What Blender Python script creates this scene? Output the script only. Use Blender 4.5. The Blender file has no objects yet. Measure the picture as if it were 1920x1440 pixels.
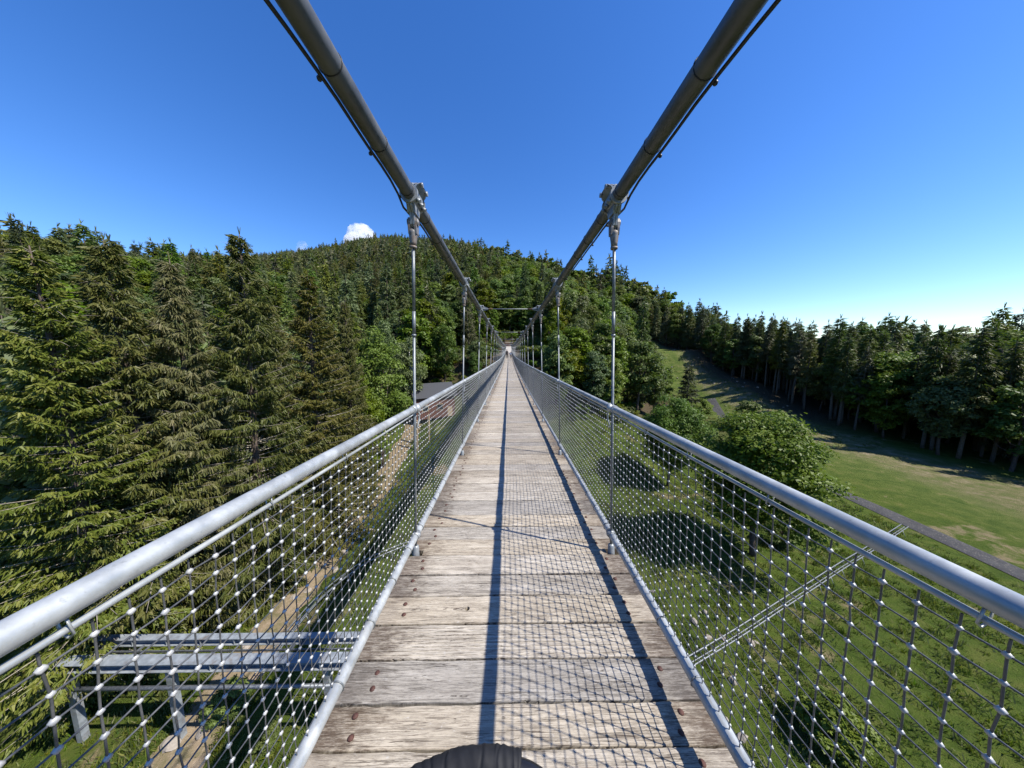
import bpy, math, random
import numpy as np
from mathutils import Vector, Matrix

rng = np.random.default_rng(7)
random.seed(7)
scene = bpy.context.scene
COL = scene.collection

# ------------------------------------------------------------------ camera maths
F = 535.0 / 1920.0          # focal length in frame widths
TH = math.radians(6.82)     # pitch down
YAW = math.radians(0.70)    # turned slightly right of the bridge axis
CT, ST = math.cos(TH), math.sin(TH)


def ray(px, py):
    """World direction (depth 1) of a point of the 1920x1440 photograph."""
    a = (px - 960) / 535.0
    q = (720 - py) / 535.0
    x, y, z = a, CT + q * ST, q * CT - ST
    c, s = math.cos(YAW), math.sin(YAW)
    return np.array([x * c + y * s, -x * s + y * c, z])


def at_depth(px, py, d):
    return ray(px, py) * d


def at_z(px, py, z):
    r = ray(px, py)
    return r * (z / r[2])


# ------------------------------------------------------------------ mesh helpers
def nrm(a):
    a = np.asarray(a, float)
    return a / np.maximum(np.linalg.norm(a, axis=-1, keepdims=True), 1e-9)


class G:
    """Collects vertices and faces; build() links them as ONE mesh object."""

    def __init__(self):
        self.V, self.Fs, self.n, self.attr = [], [], 0, []

    def add(self, V, Fc, mat=0, smooth=False, tint=0.5):
        V = np.asarray(V, float).reshape(-1, 3)
        Fc = np.asarray(Fc, int)
        self.V.append(V)
        t = np.broadcast_to(np.asarray(tint, float), (len(V),))
        self.attr.append(t)
        self.Fs.append((Fc + self.n, mat, smooth))
        self.n += len(V)

    def box(self, c, s, mat=0, R=None, tint=0.5):
        c = np.asarray(c, float)
        h = np.asarray(s, float) / 2
        V = np.array([[x, y, z] for x in (-1, 1) for y in (-1, 1) for z in (-1, 1)], float) * h
        if R is not None:
            V = V @ np.asarray(R).T
        self.add(V + c, [[0, 1, 3, 2], [4, 6, 7, 5], [0, 4, 5, 1], [2, 3, 7, 6], [0, 2, 6, 4], [1, 5, 7, 3]], mat, False, tint)

    def tube(self, P, r, sides=8, mat=0, smooth=True, caps=True, tint=0.5):
        P = np.asarray(P, float)
        n = len(P)
        T = np.gradient(P, axis=0)
        T = nrm(T)
        ref = np.array([0, 0, 1.0]) if abs(T[:, 2]).mean() < 0.85 else np.array([0, 1.0, 0])
        U = nrm(np.cross(T, ref))
        W = np.cross(U, T)
        a = np.arange(sides) / sides * 2 * math.pi
        r = np.broadcast_to(np.asarray(r, float), (n,))
        V = P[:, None, :] + r[:, None, None] * (np.cos(a)[None, :, None] * U[:, None, :] + np.sin(a)[None, :, None] * W[:, None, :])
        i = np.arange(n - 1)[:, None] * sides
        k = np.arange(sides)[None, :]
        k2 = (k + 1) % sides
        Q = np.stack([i + k, i + k2, i + sides + k2, i + sides + k], -1).reshape(-1, 4)
        self.add(V.reshape(-1, 3), Q, mat, smooth, tint)
        if caps:
            self.Fs.append((np.arange(sides)[None, ::-1] + self.n - n * sides, mat, False))
            self.Fs.append((np.arange(sides)[None, :] + self.n - sides, mat, False))

    def cyl(self, a, b, r0, r1=None, sides=10, mat=0, tint=0.5):
        self.tube([a, b], [r0, r0 if r1 is None else r1], sides, mat, True, True, tint)

    def prism(self, poly, o, ex, ey, ez, th, mat=0, tint=0.5):
        """Polygon in (ex,ey) through o, extruded th along ez, centred."""
        o, ex, ey, ez = [np.asarray(v, float) for v in (o, ex, ey, ez)]
        p = np.array([o + a * ex + b * ey for a, b in poly])
        n = len(p)
        V = np.vstack([p - ez * th / 2, p + ez * th / 2])
        k = np.arange(n)
        self.add(V, np.stack([k, (k + 1) % n, (k + 1) % n + n, k + n], -1), mat, False, tint)
        self.Fs.append((np.arange(n)[None, ::-1] + self.n - 2 * n, mat, False))
        self.Fs.append((np.arange(n)[None, :] + self.n - n, mat, False))

    def ball(self, c, r, mat=0, nu=10, nv=6, tint=0.5):
        c = np.asarray(c, float)
        r = np.broadcast_to(np.asarray(r, float), (3,))
        th = np.linspace(0.05, math.pi - 0.05, nv)
        ph = np.arange(nu) / nu * 2 * math.pi
        V = np.stack([np.sin(th)[:, None] * np.cos(ph), np.sin(th)[:, None] * np.sin(ph), np.cos(th)[:, None] * np.ones(nu)], -1) * r + c
        i = np.arange(nv - 1)[:, None] * nu
        k = np.arange(nu)[None, :]
        k2 = (k + 1) % nu
        self.add(V.reshape(-1, 3), np.stack([i + k, i + nu + k, i + nu + k2, i + k2], -1).reshape(-1, 4), mat, True, tint)
        self.Fs.append((np.arange(nu)[None, :] + self.n - nv * nu, mat, True))
        self.Fs.append((np.arange(nu)[None, ::-1] + self.n - nu, mat, True))

    def mesh(self, name, mats):
        me = bpy.data.meshes.new(name)
        V = np.vstack(self.V)
        me.vertices.add(len(V))
        me.vertices.foreach_set('co', V.astype(np.float32).ravel())
        loops = np.concatenate([f.ravel() for f, m, s in self.Fs])
        tot = np.concatenate([np.full(len(f), f.shape[1]) for f, m, s in self.Fs])
        mi = np.concatenate([np.full(len(f), m) for f, m, s in self.Fs])
        sm = np.concatenate([np.full(len(f), s) for f, m, s in self.Fs])
        st = np.concatenate([[0], np.cumsum(tot)[:-1]])
        me.loops.add(len(loops))
        me.loops.foreach_set('vertex_index', loops.astype(np.int32))
        me.polygons.add(len(tot))
        me.polygons.foreach_set('loop_start', st.astype(np.int32))
        me.polygons.foreach_set('material_index', mi.astype(np.int32))
        me.polygons.foreach_set('use_smooth', sm.astype(bool))
        me.update(calc_edges=True)
        at = me.attributes.new('tint', 'FLOAT', 'POINT')
        at.data.foreach_set('value', np.concatenate(self.attr).astype(np.float32))
        for m in (mats if isinstance(mats, (list, tuple)) else [mats]):
            me.materials.append(m)
        return me

    def build(self, name, mats, parent=None, loc=(0, 0, 0)):
        return link(name, self.mesh(name, mats), parent, loc)


def link(name, data, parent=None, loc=(0, 0, 0)):
    o = bpy.data.objects.new(name, data)
    COL.objects.link(o)
    o.location = loc
    if parent is not None:
        o.parent = parent
    return o


def empty(name, loc=(0, 0, 0), rz=0.0):
    o = link(name, None, None, loc)
    o.rotation_euler.z = rz
    o.empty_display_size = 0.2
    return o


def tag(o, label=None, cat=None, group=None, kind=None):
    if label:
        o['label'] = label
    if cat:
        o['category'] = cat
    if group:
        o['group'] = group
    if kind:
        o['kind'] = kind
    return o


def dup(root, loc=None, rz=None, scale=None):
    r = root.copy()
    COL.objects.link(r)
    for ch in root.children:
        c = ch.copy()
        COL.objects.link(c)
        c.parent = r
        for g in ch.children:
            d = g.copy()
            COL.objects.link(d)
            d.parent = c
    if loc is not None:
        r.location = loc
    if rz is not None:
        r.rotation_euler.z = rz
    if scale is not None:
        r.scale = scale
    return r


# ------------------------------------------------------------------ materials
class NT:
    def __init__(self, name):
        self.m = bpy.data.materials.new(name)
        self.m.use_nodes = True
        self.t = self.m.node_tree
        self.b = self.t.nodes['Principled BSDF']
        self.out = self.t.nodes['Material Output']

    def n(self, typ, **kw):
        nd = self.t.nodes.new(typ)
        for k, v in kw.items():
            if k in nd.inputs:
                nd.inputs[k].default_value = v
            else:
                setattr(nd, k, v)
        return nd

    def l(self, a, b):
        self.t.links.new(a, b)

    def ramp(self, fac, stops):
        r = self.n('ShaderNodeValToRGB')
        e = r.color_ramp.elements
        while len(e) < len(stops):
            e.new(0.5)
        for i, (p, c) in enumerate(stops):
            e[i].position = p
            e[i].color = (*c, 1) if len(c) == 3 else c
        self.l(fac, r.inputs[0])
        return r.outputs[0]

    def mix(self, fac, a, b, mode='MIX'):
        x = self.n('ShaderNodeMix', data_type='RGBA', blend_type=mode)
        for sock, v in ((x.inputs[0], fac), (x.inputs[6], a), (x.inputs[7], b)):
            if hasattr(v, 'is_output'):
                self.l(v, sock)
            elif isinstance(v, (int, float)):
                sock.default_value = v
            else:
                sock.default_value = (*v, 1)
        return x.outputs[2]

    def math(self, op, a, b=None, clamp=False):
        x = self.n('ShaderNodeMath', operation=op, use_clamp=clamp)
        for i, v in enumerate((a, b)):
            if v is None:
                continue
            if hasattr(v, 'is_output'):
                self.l(v, x.inputs[i])
            else:
                x.inputs[i].default_value = v
        return x.outputs[0]

    def noise(self, vec, scale, detail=4, rough=0.55, dist=0.0):
        x = self.n('ShaderNodeTexNoise')
        x.inputs['Scale'].default_value = scale
        x.inputs['Detail'].default_value = detail
        x.inputs['Roughness'].default_value = rough
        x.inputs['Distortion'].default_value = dist
        if vec is not None:
            self.l(vec, x.inputs['Vector'])
        return x.outputs[0]

    def maprange(self, v, a, b, c=0.0, d=1.0, smooth=True):
        x = self.n('ShaderNodeMapRange', interpolation_type='SMOOTHSTEP' if smooth else 'LINEAR')
        self.l(v, x.inputs[0])
        for i, k in enumerate((a, b, c, d)):
            x.inputs[i + 1].default_value = k
        return x.outputs[0]

    def bump(self, h, strength=0.3, dist=0.01):
        x = self.n('ShaderNodeBump')
        x.inputs['Strength'].default_value = strength
        x.inputs['Distance'].default_value = dist
        self.l(h, x.inputs['Height'])
        self.l(x.outputs[0], self.b.inputs['Normal'])

    def obj(self):
        return self.n('ShaderNodeTexCoord').outputs['Object']

    def pos(self):
        return self.n('ShaderNodeNewGeometry').outputs['Position']

    def tint(self):
        return self.n('ShaderNodeAttribute', attribute_name='tint').outputs['Fac']

    def set(self, col=None, rough=None, metal=None, spec=None):
        for k, v in (('Base Color', col), ('Roughness', rough), ('Metallic', metal), ('Specular IOR Level', spec)):
            if v is None:
                continue
            if hasattr(v, 'is_output'):
                self.l(v, self.b.inputs[k])
            elif k == 'Base Color':
                self.b.inputs[k].default_value = (*v, 1)
            else:
                self.b.inputs[k].default_value = v
        return self.m


def metal(name, c1, c2, rough=0.45, met=0.6, scale=14, bumps=0.08):
    t = NT(name)
    v = t.obj()
    n1 = t.noise(v, scale, 6, 0.65)
    n2 = t.noise(v, scale * 7, 3, 0.6)
    c = t.mix(t.maprange(n1, 0.35, 0.68), c1, c2)
    c = t.mix(t.maprange(n2, 0.62, 0.75, 0, 0.5), c, tuple(x * 0.55 for x in c1))
    t.set(c, t.maprange(n1, 0.3, 0.7, rough - 0.1, rough + 0.14), met)
    t.bump(n2, bumps, 0.002)
    return t.m


M = {}
M['zinc'] = metal('galvanised steel', (0.21, 0.225, 0.23), (0.31, 0.325, 0.33), 0.5, 0.4, 16)
M['rail'] = metal('galvanised handrail', (0.33, 0.345, 0.34), (0.47, 0.485, 0.475), 0.46, 0.4, 9)
M['cable'] = metal('grey cable sheath', (0.072, 0.075, 0.077), (0.108, 0.111, 0.112), 0.5, 0.1, 7)
M['rod'] = metal('hanger rod steel', (0.13, 0.142, 0.147), (0.21, 0.223, 0.228), 0.46, 0.4, 20)
M['wire'] = metal('net wire rope', (0.075, 0.078, 0.08), (0.13, 0.13, 0.13), 0.42, 0.35, 40)
M['ferrule'] = metal('aluminium ferrule', (0.36, 0.36, 0.35), (0.47, 0.47, 0.455), 0.45, 0.25, 60)
M['rust'] = metal('rusty bolt head', (0.055, 0.022, 0.016), (0.10, 0.045, 0.033), 0.75, 0.2, 60)
M['darksteel'] = metal('dark weathered steel', (0.10, 0.11, 0.12), (0.18, 0.19, 0.2), 0.5, 0.5, 12)
M['rustsocket'] = metal('rust speckled socket', (0.22, 0.215, 0.205), (0.17, 0.125, 0.10), 0.6, 0.45, 25)


def stained(m, amount, colr, sc):
    nt = m.node_tree
    b = nt.nodes['Principled BSDF']
    src = b.inputs['Base Color'].links[0].from_socket
    tc = nt.nodes.new('ShaderNodeTexCoord')
    no = nt.nodes.new('ShaderNodeTexNoise')
    no.inputs['Scale'].default_value = sc
    no.inputs['Detail'].default_value = 7
    no.inputs['Roughness'].default_value = 0.7
    nt.links.new(tc.outputs['Object'], no.inputs['Vector'])
    mr = nt.nodes.new('ShaderNodeMapRange')
    mr.inputs[1].default_value = 0.54
    mr.inputs[2].default_value = 0.66
    mr.inputs[4].default_value = amount
    nt.links.new(no.outputs[0], mr.inputs[0])
    mx = nt.nodes.new('ShaderNodeMix')
    mx.data_type = 'RGBA'
    nt.links.new(mr.outputs[0], mx.inputs[0])
    nt.links.new(src, mx.inputs[6])
    mx.inputs[7].default_value = (*colr, 1)
    nt.links.new(mx.outputs[2], b.inputs['Base Color'])


stained(M['rail'], 0.45, (0.20, 0.20, 0.185), 3.2)
stained(M['cable'], 0.6, (0.055, 0.050, 0.042), 5.0)
stained(M['zinc'], 0.5, (0.13, 0.115, 0.10), 18.0)
stained(M['ferrule'], 0.6, (0.22, 0.21, 0.195), 30.0)


def plain(name, col, rough=0.5, met=0.0, spec=0.5, var=0.25, scale=20):
    t = NT(name)
    n = t.noise(t.obj(), scale, 5, 0.6)
    c = t.mix(n, tuple(x * (1 - var) for x in col), tuple(min(1, x * (1 + var)) for x in col))
    t.set(c, rough, met, spec)
    t.bump(n, 0.1, 0.004)
    return t.m


M['rubber'] = plain('black cord sheath', (0.015, 0.015, 0.016), 0.45)
M['gloss_black'] = plain('black plastic bar', (0.012, 0.012, 0.014), 0.28, var=0.1)


def grip_mat():
    t = NT('black fabric grip')
    w = t.n('ShaderNodeTexWave', Scale=260.0, Distortion=0.6)
    t.l(t.obj(), w.inputs['Vector'])
    n = t.noise(t.obj(), 90, 4)
    t.set(t.mix(n, (0.006, 0.006, 0.007), (0.016, 0.0165, 0.019)), 0.72, 0, 0.35)
    t.bump(w.outputs[0], 0.12, 0.001)
    return t.m


M['grip'] = grip_mat()


def wood_deck():
    t = NT('weathered plank wood')
    pid = t.tint()
    o = t.obj()
    sep = t.n('ShaderNodeSeparateXYZ')
    t.l(o, sep.inputs[0])
    X, Y, Z = sep.outputs

    def vec(sx, sy, off):
        c = t.n('ShaderNodeCombineXYZ')
        t.l(t.math('MULTIPLY', X, sx), c.inputs[0])
        t.l(t.math('MULTIPLY', Y, sy), c.inputs[1])
        t.l(t.math('MULTIPLY', pid, off), c.inputs[2])
        return c.outputs[0]
    broad = t.noise(vec(1.2, 9, 71), 1.6, 5, 0.6, 0.5)
    grain = t.noise(vec(5.5, 85, 53), 1.0, 8, 0.75, 1.0)
    fine = t.noise(vec(16, 300, 91), 1.0, 4, 0.7, 0.5)
    spk = t.noise(vec(40, 60, 17), 1.0, 4, 0.7)
    c = t.ramp(broad, [(0.25, (0.32, 0.277, 0.220)), (0.5, (0.43, 0.380, 0.308)), (0.75, (0.52, 0.468, 0.390))])
    c = t.mix(t.maprange(grain, 0.46, 0.60, 0, 0.42), c, (0.17, 0.148, 0.12))
    c = t.mix(t.maprange(fine, 0.54, 0.66, 0, 0.5), c, (0.12, 0.098, 0.08))
    c = t.mix(t.maprange(t.noise(vec(28, 130, 83), 1.0, 5, 0.8), 0.50, 0.62, 0, 0.38), c, (0.17, 0.145, 0.118))
    c = t.mix(t.maprange(spk, 0.60, 0.72, 0, 0.55), c, (0.50, 0.475, 0.44))
    # long cracks
    crv = t.noise(vec(0.9, 26, 31), 1.0, 5, 0.6, 1.2)
    band = t.math('ABSOLUTE', t.math('SUBTRACT', crv, 0.5))
    crack = t.math('MULTIPLY', t.maprange(band, 0.0, 0.010, 1, 0), t.maprange(t.noise(vec(2.0, 8, 11), 1.0, 2), 0.44, 0.56))
    c = t.mix(crack, c, (0.055, 0.04, 0.033))
    crv2 = t.noise(vec(1.6, 60, 43), 1.0, 5, 0.6, 1.0)
    crack2 = t.math('MULTIPLY', t.maprange(t.math('ABSOLUTE', t.math('SUBTRACT', crv2, 0.5)), 0.0, 0.022, 1, 0), t.maprange(t.noise(vec(3.0, 10, 23), 1.0, 2), 0.40, 0.52, 0, .95))
    c = t.mix(crack2, c, (0.075, 0.056, 0.042))
    crv3 = t.noise(vec(3.4, 120, 61), 1.0, 5, 0.65, 1.4)
    crack3 = t.math('MULTIPLY', t.maprange(t.math('ABSOLUTE', t.math('SUBTRACT', crv3, 0.5)), 0.0, 0.030, 1, 0), t.maprange(t.noise(vec(5.0, 16, 29), 1.0, 3), 0.38, 0.52, 0, .8))
    c = t.mix(crack3, c, (0.11, 0.086, 0.066))
    # brown weathering at the plank ends
    ax = t.math('ABSOLUTE', t.math('SUBTRACT', X, 0.038))
    e = t.math('ADD', ax, t.math('MULTIPLY', t.math('SUBTRACT', t.noise(vec(9, 26, 67), 1.0, 8, 0.78), 0.5), 0.75))
    e2 = t.math('ADD', e, t.math('MULTIPLY', t.math('SUBTRACT', fine, 0.5), 0.45))
    st = t.math('MULTIPLY', t.maprange(e2, 0.50, 0.74, 0, 0.9), t.maprange(t.math('FRACT', t.math('MULTIPLY', pid, 5.19)), 0.05, 0.6, 0.35, 1.0, False))
    st = t.math('MULTIPLY', st, t.maprange(t.noise(vec(22, 120, 37), 1.0, 6, 0.8), 0.36, 0.56, 0.45, 1.0))
    c = t.mix(st, c, (0.072, 0.050, 0.035))
    # reddish-green rim in the gaps
    c = t.mix(t.maprange(Z, -0.05, -0.006, 0.75, 0.0), c, (0.10, 0.075, 0.05)) if False else c
    pv = t.n('ShaderNodeHueSaturation')
    t.l(c, pv.inputs['Color'])
    t.l(t.maprange(t.math('FRACT', t.math('MULTIPLY', pid, 7.31)), 0, 1, 0.80, 1.12, False), pv.inputs['Value'])
    t.l(t.maprange(t.math('FRACT', t.math('MULTIPLY', pid, 3.77)), 0, 1, 0.75, 1.2, False), pv.inputs['Saturation'])
    t.set(pv.outputs[0], 0.82, 0, 0.25)
    h = t.math('SUBTRACT', t.math('ADD', t.math('MULTIPLY', grain, 0.6), t.math('MULTIPLY', fine, 0.4)), t.math('MULTIPLY', t.math('MAXIMUM', crack, crack2), 0.9))
    t.bump(h, 0.55, 0.006)
    return t.m


M['deck'] = wood_deck()
M['beamwood'] = plain('dark timber', (0.11, 0.075, 0.05), 0.8, var=0.4, scale=8)


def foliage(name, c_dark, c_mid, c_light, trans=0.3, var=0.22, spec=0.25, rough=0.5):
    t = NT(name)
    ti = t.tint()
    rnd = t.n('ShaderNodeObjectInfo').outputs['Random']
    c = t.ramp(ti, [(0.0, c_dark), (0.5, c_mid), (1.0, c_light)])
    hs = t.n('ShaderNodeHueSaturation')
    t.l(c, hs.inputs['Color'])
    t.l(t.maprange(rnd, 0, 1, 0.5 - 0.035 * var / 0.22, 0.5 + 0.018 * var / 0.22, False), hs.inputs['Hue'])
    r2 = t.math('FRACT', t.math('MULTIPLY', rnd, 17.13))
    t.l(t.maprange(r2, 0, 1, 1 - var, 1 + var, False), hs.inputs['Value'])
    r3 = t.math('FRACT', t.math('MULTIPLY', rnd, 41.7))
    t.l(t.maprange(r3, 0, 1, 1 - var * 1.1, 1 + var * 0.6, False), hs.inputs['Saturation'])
    t.set(hs.outputs[0], rough, 0, spec)
    tr = t.n('ShaderNodeBsdfTranslucent')
    lt = t.mix(0.5, hs.outputs[0], (0.09, 0.16, 0.012), 'MIX')
    t.l(lt, tr.inputs['Color'])
    mx = t.n('ShaderNodeMixShader')
    mx.inputs[0].default_value = trans
    t.l(t.b.outputs[0], mx.inputs[1])
    t.l(tr.outputs[0], mx.inputs[2])
    t.l(mx.outputs[0], t.out.inputs[0])
    return t.m


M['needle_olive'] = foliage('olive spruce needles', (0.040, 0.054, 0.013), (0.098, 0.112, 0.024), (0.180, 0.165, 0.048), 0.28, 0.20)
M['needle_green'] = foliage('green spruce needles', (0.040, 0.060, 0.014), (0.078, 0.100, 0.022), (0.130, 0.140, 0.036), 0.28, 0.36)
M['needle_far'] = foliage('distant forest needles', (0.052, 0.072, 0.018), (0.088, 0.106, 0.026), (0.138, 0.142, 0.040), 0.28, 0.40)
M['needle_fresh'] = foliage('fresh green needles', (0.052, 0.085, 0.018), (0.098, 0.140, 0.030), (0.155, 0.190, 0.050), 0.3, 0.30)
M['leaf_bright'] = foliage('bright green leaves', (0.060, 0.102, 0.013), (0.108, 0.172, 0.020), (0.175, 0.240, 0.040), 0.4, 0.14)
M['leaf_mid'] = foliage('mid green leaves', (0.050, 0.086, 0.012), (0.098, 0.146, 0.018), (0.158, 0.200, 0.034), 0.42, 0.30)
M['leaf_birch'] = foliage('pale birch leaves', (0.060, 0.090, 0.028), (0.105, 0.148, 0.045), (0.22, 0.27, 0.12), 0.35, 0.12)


def bark(name, a, b, sc=6):
    t = NT(name)
    n = t.noise(t.obj(), sc, 6, 0.7)
    t.set(t.mix(t.maprange(n, 0.35, 0.65), a, b), 0.9, 0, 0.2)
    t.bump(n, 0.4, 0.03)
    return t.m


M['bark'] = bark('spruce bark', (0.075, 0.062, 0.048), (0.15, 0.13, 0.105))
M['twig'] = bark('grey dead twigs', (0.22, 0.19, 0.15), (0.36, 0.32, 0.26))
M['bark_dark'] = bark('dark bark', (0.06, 0.045, 0.035), (0.13, 0.10, 0.08))
M['bark_birch'] = bark('birch bark', (0.16, 0.15, 0.14), (0.62, 0.60, 0.56), 3)


def ground_mat():
    t = NT('meadow and forest ground')
    p = t.pos()
    sep = t.n('ShaderNodeSeparateXYZ')
    t.l(p, sep.inputs[0])
    X, Y, Z = sep.outputs
    a = t.noise(p, 0.09, 6, 0.6)
    b = t.noise(p, 0.5, 6, 0.65, 0.6)
    f = t.noise(p, 5.0, 5, 0.75)
    ff = t.noise(p, 22.0, 3, 0.7)
    g = t.ramp(b, [(0.3, (0.034, 0.062, 0.008)), (0.5, (0.066, 0.096, 0.014)), (0.7, (0.108, 0.118, 0.026))])
    g = t.mix(t.maprange(f, 0.45, 0.75, 0, 0.55), g, (0.105, 0.110, 0.035))
    g = t.mix(t.maprange(ff, 0.5, 0.75, 0, 0.5), g, (0.025, 0.045, 0.01))
    # bare earth and dry patches
    g = t.mix(t.maprange(t.math('ADD', t.math('MULTIPLY', a, 0.6), t.math('MULTIPLY', b, 0.4)), 0.56, 0.64, 0, 0.75), g, (0.24, 0.18, 0.115))
    # forest floor on the slopes
    fl = t.mix(t.maprange(f, 0.35, 0.7), (0.035, 0.028, 0.016), (0.10, 0.075, 0.045))
    slope = t.maprange(Y, 55, 76)
    g2 = t.mix(slope, g, fl)
    # the cleared bank to the right: dry grass, brash and stones
    clr = t.math('MULTIPLY', t.maprange(X, 50, 62), t.maprange(t.math('ADD', X, t.math('MULTIPLY', Y, 0.05)), 84, 78))
    dry = t.ramp(t.noise(p, 0.45, 7, 0.7), [(0.36, (0.075, 0.105, 0.025)), (0.52, (0.145, 0.135, 0.06)), (0.64, (0.24, 0.20, 0.125)), (0.78, (0.36, 0.32, 0.25))])
    dry = t.mix(t.maprange(ff, 0.45, 0.75, 0, 0.6), dry, (0.10, 0.085, 0.05))
    lush = t.ramp(b, [(0.3, (0.045, 0.075, 0.014)), (0.55, (0.085, 0.110, 0.025)), (0.75, (0.16, 0.145, 0.06))])
    up = t.maprange(t.math('ADD', t.math('SUBTRACT', X, t.math('MULTIPLY', Y, 0.12)), t.math("MULTIPLY", a, 6.0)), 58.5, 64.5)
    g3 = t.mix(clr, g2, t.mix(up, lush, dry))
    t.set(g3, 0.95, 0, 0.1)
    t.bump(t.math('ADD', t.math('MULTIPLY', f, 0.7), t.math('MULTIPLY', ff, 0.4)), 0.9, 0.25)
    return t.m


M['ground'] = ground_mat()


def dirt_mat(name, a, b, c):
    t = NT(name)
    p = t.pos()
    n = t.noise(p, 0.8, 6, 0.7)
    f = t.noise(p, 9, 4, 0.7)
    col = t.ramp(n, [(0.3, a), (0.55, b), (0.75, c)])
    col = t.mix(t.maprange(f, 0.55, 0.75, 0, 0.6), col, (0.42, 0.36, 0.29))
    t.set(col, 0.95, 0, 0.1)
    t.bump(f, 0.6, 0.08)
    return t.m


M['dirt'] = dirt_mat('pale dirt', (0.085, 0.085, 0.03), (0.225, 0.172, 0.112), (0.29, 0.225, 0.15))
M['asphalt'] = dirt_mat('grey asphalt', (0.045, 0.045, 0.047), (0.06, 0.06, 0.06), (0.08, 0.08, 0.08))
M['concrete'] = plain('pale concrete', (0.34, 0.315, 0.28), 0.85, var=0.25, scale=3)
M['rock'] = plain('pale granite', (0.26, 0.225, 0.185), 0.9, var=0.4, scale=3)
M['hutwall'] = plain('red brown boards', (0.115, 0.045, 0.028), 0.75, var=0.35, scale=4)
M['hutroof'] = plain('dark slate roof', (0.026, 0.028, 0.032), 0.6, var=0.3, scale=3)
M['glass'] = plain('dark window pane', (0.02, 0.025, 0.03), 0.1, var=0.1)
M['paleboard'] = plain('pale timber', (0.42, 0.32, 0.20), 0.8, var=0.3, scale=6)
M['greysteel'] = metal('light grey steel', (0.20, 0.22, 0.235), (0.29, 0.315, 0.33), 0.55, 0.25, 3)

stained(M['greysteel'], 0.6, (0.14, 0.095, 0.065), 1.3)
# ------------------------------------------------------------------ world, sun
S = Vector((0.747, -0.275, 1.0)).normalized()          # towards the sun
elev = math.asin(S.z)
azim = math.atan2(S.x, S.y)
w = bpy.data.worlds.new('World')
scene.world = w
w.use_nodes = True
wn = w.node_tree
bg = wn.nodes['Background']
sky = wn.nodes.new('ShaderNodeTexSky')
sky.sky_type = 'NISHITA'
sky.sun_disc = False
sky.sun_elevation = elev
sky.sun_rotation = azim
sky.altitude = 400
sky.air_density = 1.05
sky.dust_density = 0.3
sky.ozone_density = 5.0
hs = wn.nodes.new('ShaderNodeHueSaturation')
hs.inputs['Saturation'].default_value = 1.25
hs.inputs['Hue'].default_value = 0.511
wn.links.new(sky.outputs[0], hs.inputs['Color'])
wn.links.new(hs.outputs[0], bg.inputs['Color'])
bg.inputs['Strength'].default_value = 0.132
sl = bpy.data.lights.new('sun', 'SUN')
sl.energy = 5.0
sl.angle = math.radians(0.5)
sl.color = (1.0, 0.955, 0.88)
so = link('sun', sl)
so.rotation_euler = S.to_track_quat('Z', 'Y').to_euler()

# ------------------------------------------------------------------ camera
cam = bpy.data.cameras.new('camera')
cam.sensor_width = 36
cam.lens = 535 / 1920 * 36
cam.clip_start = 0.02
cam.clip_end = 9000
co = link('camera', cam)
co.rotation_euler = (math.pi / 2 - TH, 0, -YAW)
scene.camera = co

# ------------------------------------------------------------------ terrain
HORI = 535 * math.tan(TH)


def zy(y):
    q = (720 - y) / 535.0
    return (q * CT - ST) / (CT + q * ST)


TAB = [  # photo x, skyline y, distance of the crest, tree height there
    (-200, 470, 420, 16), (120, 492, 520, 14), (420, 490, 600, 12), (480, 490, 620, 12), (590, 474, 640, 12), (650, 462, 640, 12), (700, 450, 640, 12),
    (750, 446, 620, 12), (800, 449, 590, 13), (850, 449, 470, 15), (900, 456, 330, 19), (930, 460, 280, 20), (980, 472, 255, 20),
    (1080, 492, 235, 20), (1150, 502, 215, 20), (1210, 527, 195, 20), (1260, 545, 180, 20), (1320, 564, 165, 21),
    (1370, 580, 150, 22), (1450, 600, 130, 23), (1500, 618, 120, 24), (1700, 640, 110, 25), (2100, 650, 110, 25)]
T_T = np.array([(a - 953.5) / 535 for a, b, c, d in TAB])
T_Y = np.array([c for a, b, c, d in TAB], float)
T_Z = np.array([zy(b) * c - d for a, b, c, d in TAB])


def sst(a, b, x):
    t = np.clip((x - a) / (b - a), 0, 1)
    return t * t * (3 - 2 * t)


def lump(X, Y, s, k):
    return np.sin(X / s + k) * np.cos(Y / s * 1.13 + 2.1 * k) + 0.5 * np.sin(X / s * 2.3 + 1.7 * k + 1) * np.sin(Y / s * 2.1 + k)


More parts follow.
